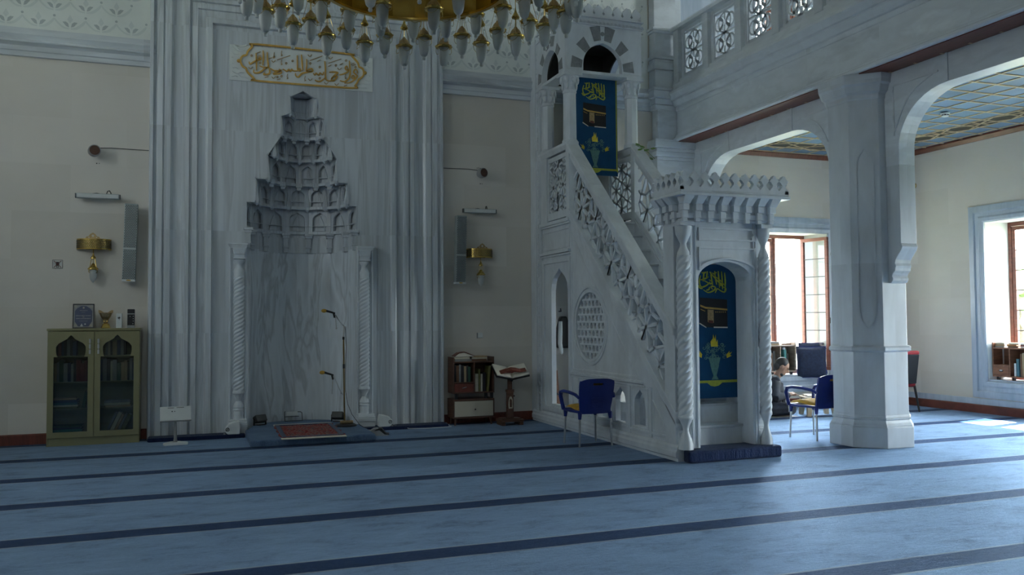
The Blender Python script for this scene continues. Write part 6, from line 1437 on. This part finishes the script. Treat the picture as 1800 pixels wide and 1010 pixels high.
MB().prism([(-.09, 0), (.09, 0), (.075, .40), (.07, .76), (-.07, .76), (-.075, .40)], fXZ(0), -.02, .02, [[(-.03, .41), (.03, .41), (.03, .43), (-.03, .43)]]).build('front_leaf', M_BWOOD, fl, bevel=.003)
MB().prism([(-.085, .39), (-.05, .39), (-.05, .41), (-.015, .41), (-.015, .39), (.015, .39), (.015, .41), (.05, .41), (.05, .39), (.085, .39), (.085, .375), (-.085, .375)], fXZ(-.021), -.002, .002).build('hinge_cut', M_BLACK, fl)
# on the pulpit platform and rail
sp = thing('leaf_sprig', 'small green leaf sprig lying on the right pulpit handrail', 'sprig', (6.03, 10.98, 4.06))
mb = MB()
for k in range(7): a = -.5+.3*k; mb.ball((.03*k-.04, -.06-.02*k, .01-.03*k), (.045, .012, .014), 8, 6, Matrix.Rotation(.4*math.sin(k*2.1), 4, 'X') @ Matrix.Rotation(.3*math.cos(k*3), 4, 'Y'))
mb.build('leaves', M_LEAF, sp, smooth=True); MB().tube([(-.06, -.03, .02), (.06, -.11, -.06), (.16, -.2, -.2)], .004, 5).build('stem', M_LEAF, sp)
dk = thing('microphone_box', 'flat black box with a thin microphone rod on the pulpit platform', 'microphone', (5.80, 11.28, 2.961))
MB().box(-.13, .13, -.08, .08, 0, .045).build('box', M_BLACK, dk, bevel=.006); MB().box(-.12, .10, -.07, .06, .045, .065).build('papers', M_GREYP, dk); MB().tube([(-.13, -.02, .02), (-.16, -.02, .08), (-.08, 0, .16), (-.03, .02, .26)], .005, 6).build('rod', M_BLACK, dk)
# ------------------------------------------------------------------ chandelier
CC = (1.447, 5.95)
chn = thing('chandelier', 'large round brass chandelier hung with frosted glass lamps', 'chandelier', (CC[0], CC[1], 3.96))
n = 48; mb = MB(); R0 = .69
def cyl_wall(mb, r0, r1, z0, z1, n):
    vs = []
    for z in (z0, z1):
        for r in (r0, r1): vs += [(r*math.cos(2*PI*i/n), r*math.sin(2*PI*i/n), z) for i in range(n)]
    fs = []
    for i in range(n):
        j = (i+1) % n; fs += [(i, j, 2*n+j, 2*n+i), (n+i, 3*n+i, 3*n+j, n+j), (i, n+i, n+j, j), (2*n+i, 2*n+j, 3*n+j, 3*n+i)]
    return mb.add(vs, fs)
cyl_wall(mb, R0, R0-.012, 0, .46, 24); mb.build('drum', M_BRASSD, chn, smooth=True, ang=12)
mb = MB(); cyl_wall(mb, R0+.012, R0-.02, -.006, .012, 48); cyl_wall(mb, R0+.012, R0-.02, .45, .47, 48); mb.build('drum_rim', M_BRASS, chn, smooth=True)
mb = MB()
for rr in (1.19, .95):
    cyl_wall(mb, rr+.012, rr-.012, .33, .355, 64)
cyl_wall(mb, .34, .32, .33, .355, 40)
for k in range(11): a = 2*PI*k/11; mb.tube([(.1*math.cos(a), .1*math.sin(a), .5), (.7*math.cos(a), .7*math.sin(a), .40), (1.22*math.cos(a), 1.22*math.sin(a), .345)], .013, 8)
mb.build('carrier_ring', M_BRASS, chn, smooth=True)
MB().lathe([(0, .36), (.05, .38), (.12, .45), (.14, .52), (.08, .60), (.04, .68), (.025, .8), (.025, 4.4), (.16, 5.4), (.16, 5.9), (.03, 6.04)], n=20).build('stem', M_BRASS, chn, smooth=True)
def lamp():
    """hanging glass lamp; origin at its collar"""
    l = bpy.data.objects.new('lamp', None); COL.objects.link(l); l.parent = chn
    MB().lathe([(.010, .082), (.014, .078), (.018, .068), (.026, .062), (.036, .05), (.045, .032), (.052, .018), (.06, .010)], n=20).build('cap', M_ANTIQ, l, smooth=True)
    mb = MB().lathe([(.055, .012), (.070, .008), (.073, .0), (.070, -.008), (.05, -.012), (.045, -.004)], n=22)
    for k in range(10): a = 2*PI*k/10; mb.ball((.07*math.cos(a), .07*math.sin(a), .003), .007, 6, 4)
    mb.build('collar', M_BRASS, l, smooth=True)
    MB().lathe([(.046, -.004), (.047, -.03), (.046, -.07), (.041, -.11), (.033, -.145), (.022, -.16), (.013, -.166), (.013, -.172), (.016, -.182), (.012, -.194), (.002, -.197)], n=20).build('glass', M_GLASSF, l, smooth=True)
    mb = MB().lathe([(.004, .245), (.006, .225), (.012, .205), (.02, .19), (.03, .172), (.034, .164), (.032, .156), (.02, .148), (.006, .144)], n=16).tube([(0, 0, .15), (0, 0, .08)], .0025, 5)
    for k in range(4): a = PI/4+PI*k/2; c, s_ = math.cos(a), math.sin(a); mb.tube([(.026*c, .026*s_, .158), (.066*c, .066*s_, .004)], .0018, 5)
    for k in range(3): a = 2*PI*k/3+.4; mb.tube([(.068*math.cos(a+t*.42), .068*math.sin(a+t*.42), -.012-.042*math.sin(PI*t/4)) for t in range(5)], .002, 5)
    mb.build('chain_hanger', M_BRASS, l, smooth=True)
    return l
proto = None
def place(r, deg, z):
    """z: collar height; a rod joins the hanger to the carrier ring above"""
    global proto
    if proto is None: l = proto = lamp()
    else: l = copy_tree(proto, chn)
    a = math.radians(deg); l.location = (r*math.cos(a), r*math.sin(a), z-3.96); l.rotation_euler = (0, 0, a)
rods = []
for k in range(-8, 14):
    for r, d, z in ((1.19, 80+16.36*k, 3.90), (1.17, 88.2+16.36*k, 3.98), (.95, 92.6+16.36*k, 4.06)):
        if -62 <= d <= 222: place(r, d, z); rods.append((r, d, z))
for k in range(5): place(.33, 72*k-24, 3.91); rods.append((.33, 72*k-24, 3.91))
mb = MB()
for r, d, z in rods: a = math.radians(d); mb.tube([(r*math.cos(a), r*math.sin(a), z-3.96+.235), (r*math.cos(a), r*math.sin(a), .345)], .0035, 5)
mb.build('hanging_rods', M_BRASS, chn)

# ------------------------------------------------------------------ garden seen through the windows
def tree(label, loc, h, r, seed):
    t = thing('tree', label, 'tree', loc, 0, 'trees in the garden'); rnd = random.Random(seed)
    MB().tube([(0, 0, 0), (.1, 0, h*.4), (0, .1, h*.75)], [.22, .16, .08], 10).build('trunk', M_BARK, t, smooth=True)
    mb = MB()
    for k in range(60):
        a, b_, q = rnd.uniform(0, 2*PI), rnd.uniform(-.8, 1), rnd.uniform(.5, 1)
        c = (r*q*math.cos(a)*math.sqrt(1-b_*b_*.6), r*q*math.sin(a)*math.sqrt(1-b_*b_*.6), h*.68+b_*h*.3*q)
        mb.ball(c, (r*rnd.uniform(.2, .36), r*rnd.uniform(.2, .36), r*rnd.uniform(.16, .3)), 8, 6)
    mb.build('crown', M_CROWN, t, smooth=True)
tree('green tree in the garden seen through the open casement', (22.9, 26.0, -1.1), 4.6, 1.2, 1)
tree('broad green tree further out beyond the aisle window', (29.5, 24.0, -1.1), 5.0, 1.8, 2)
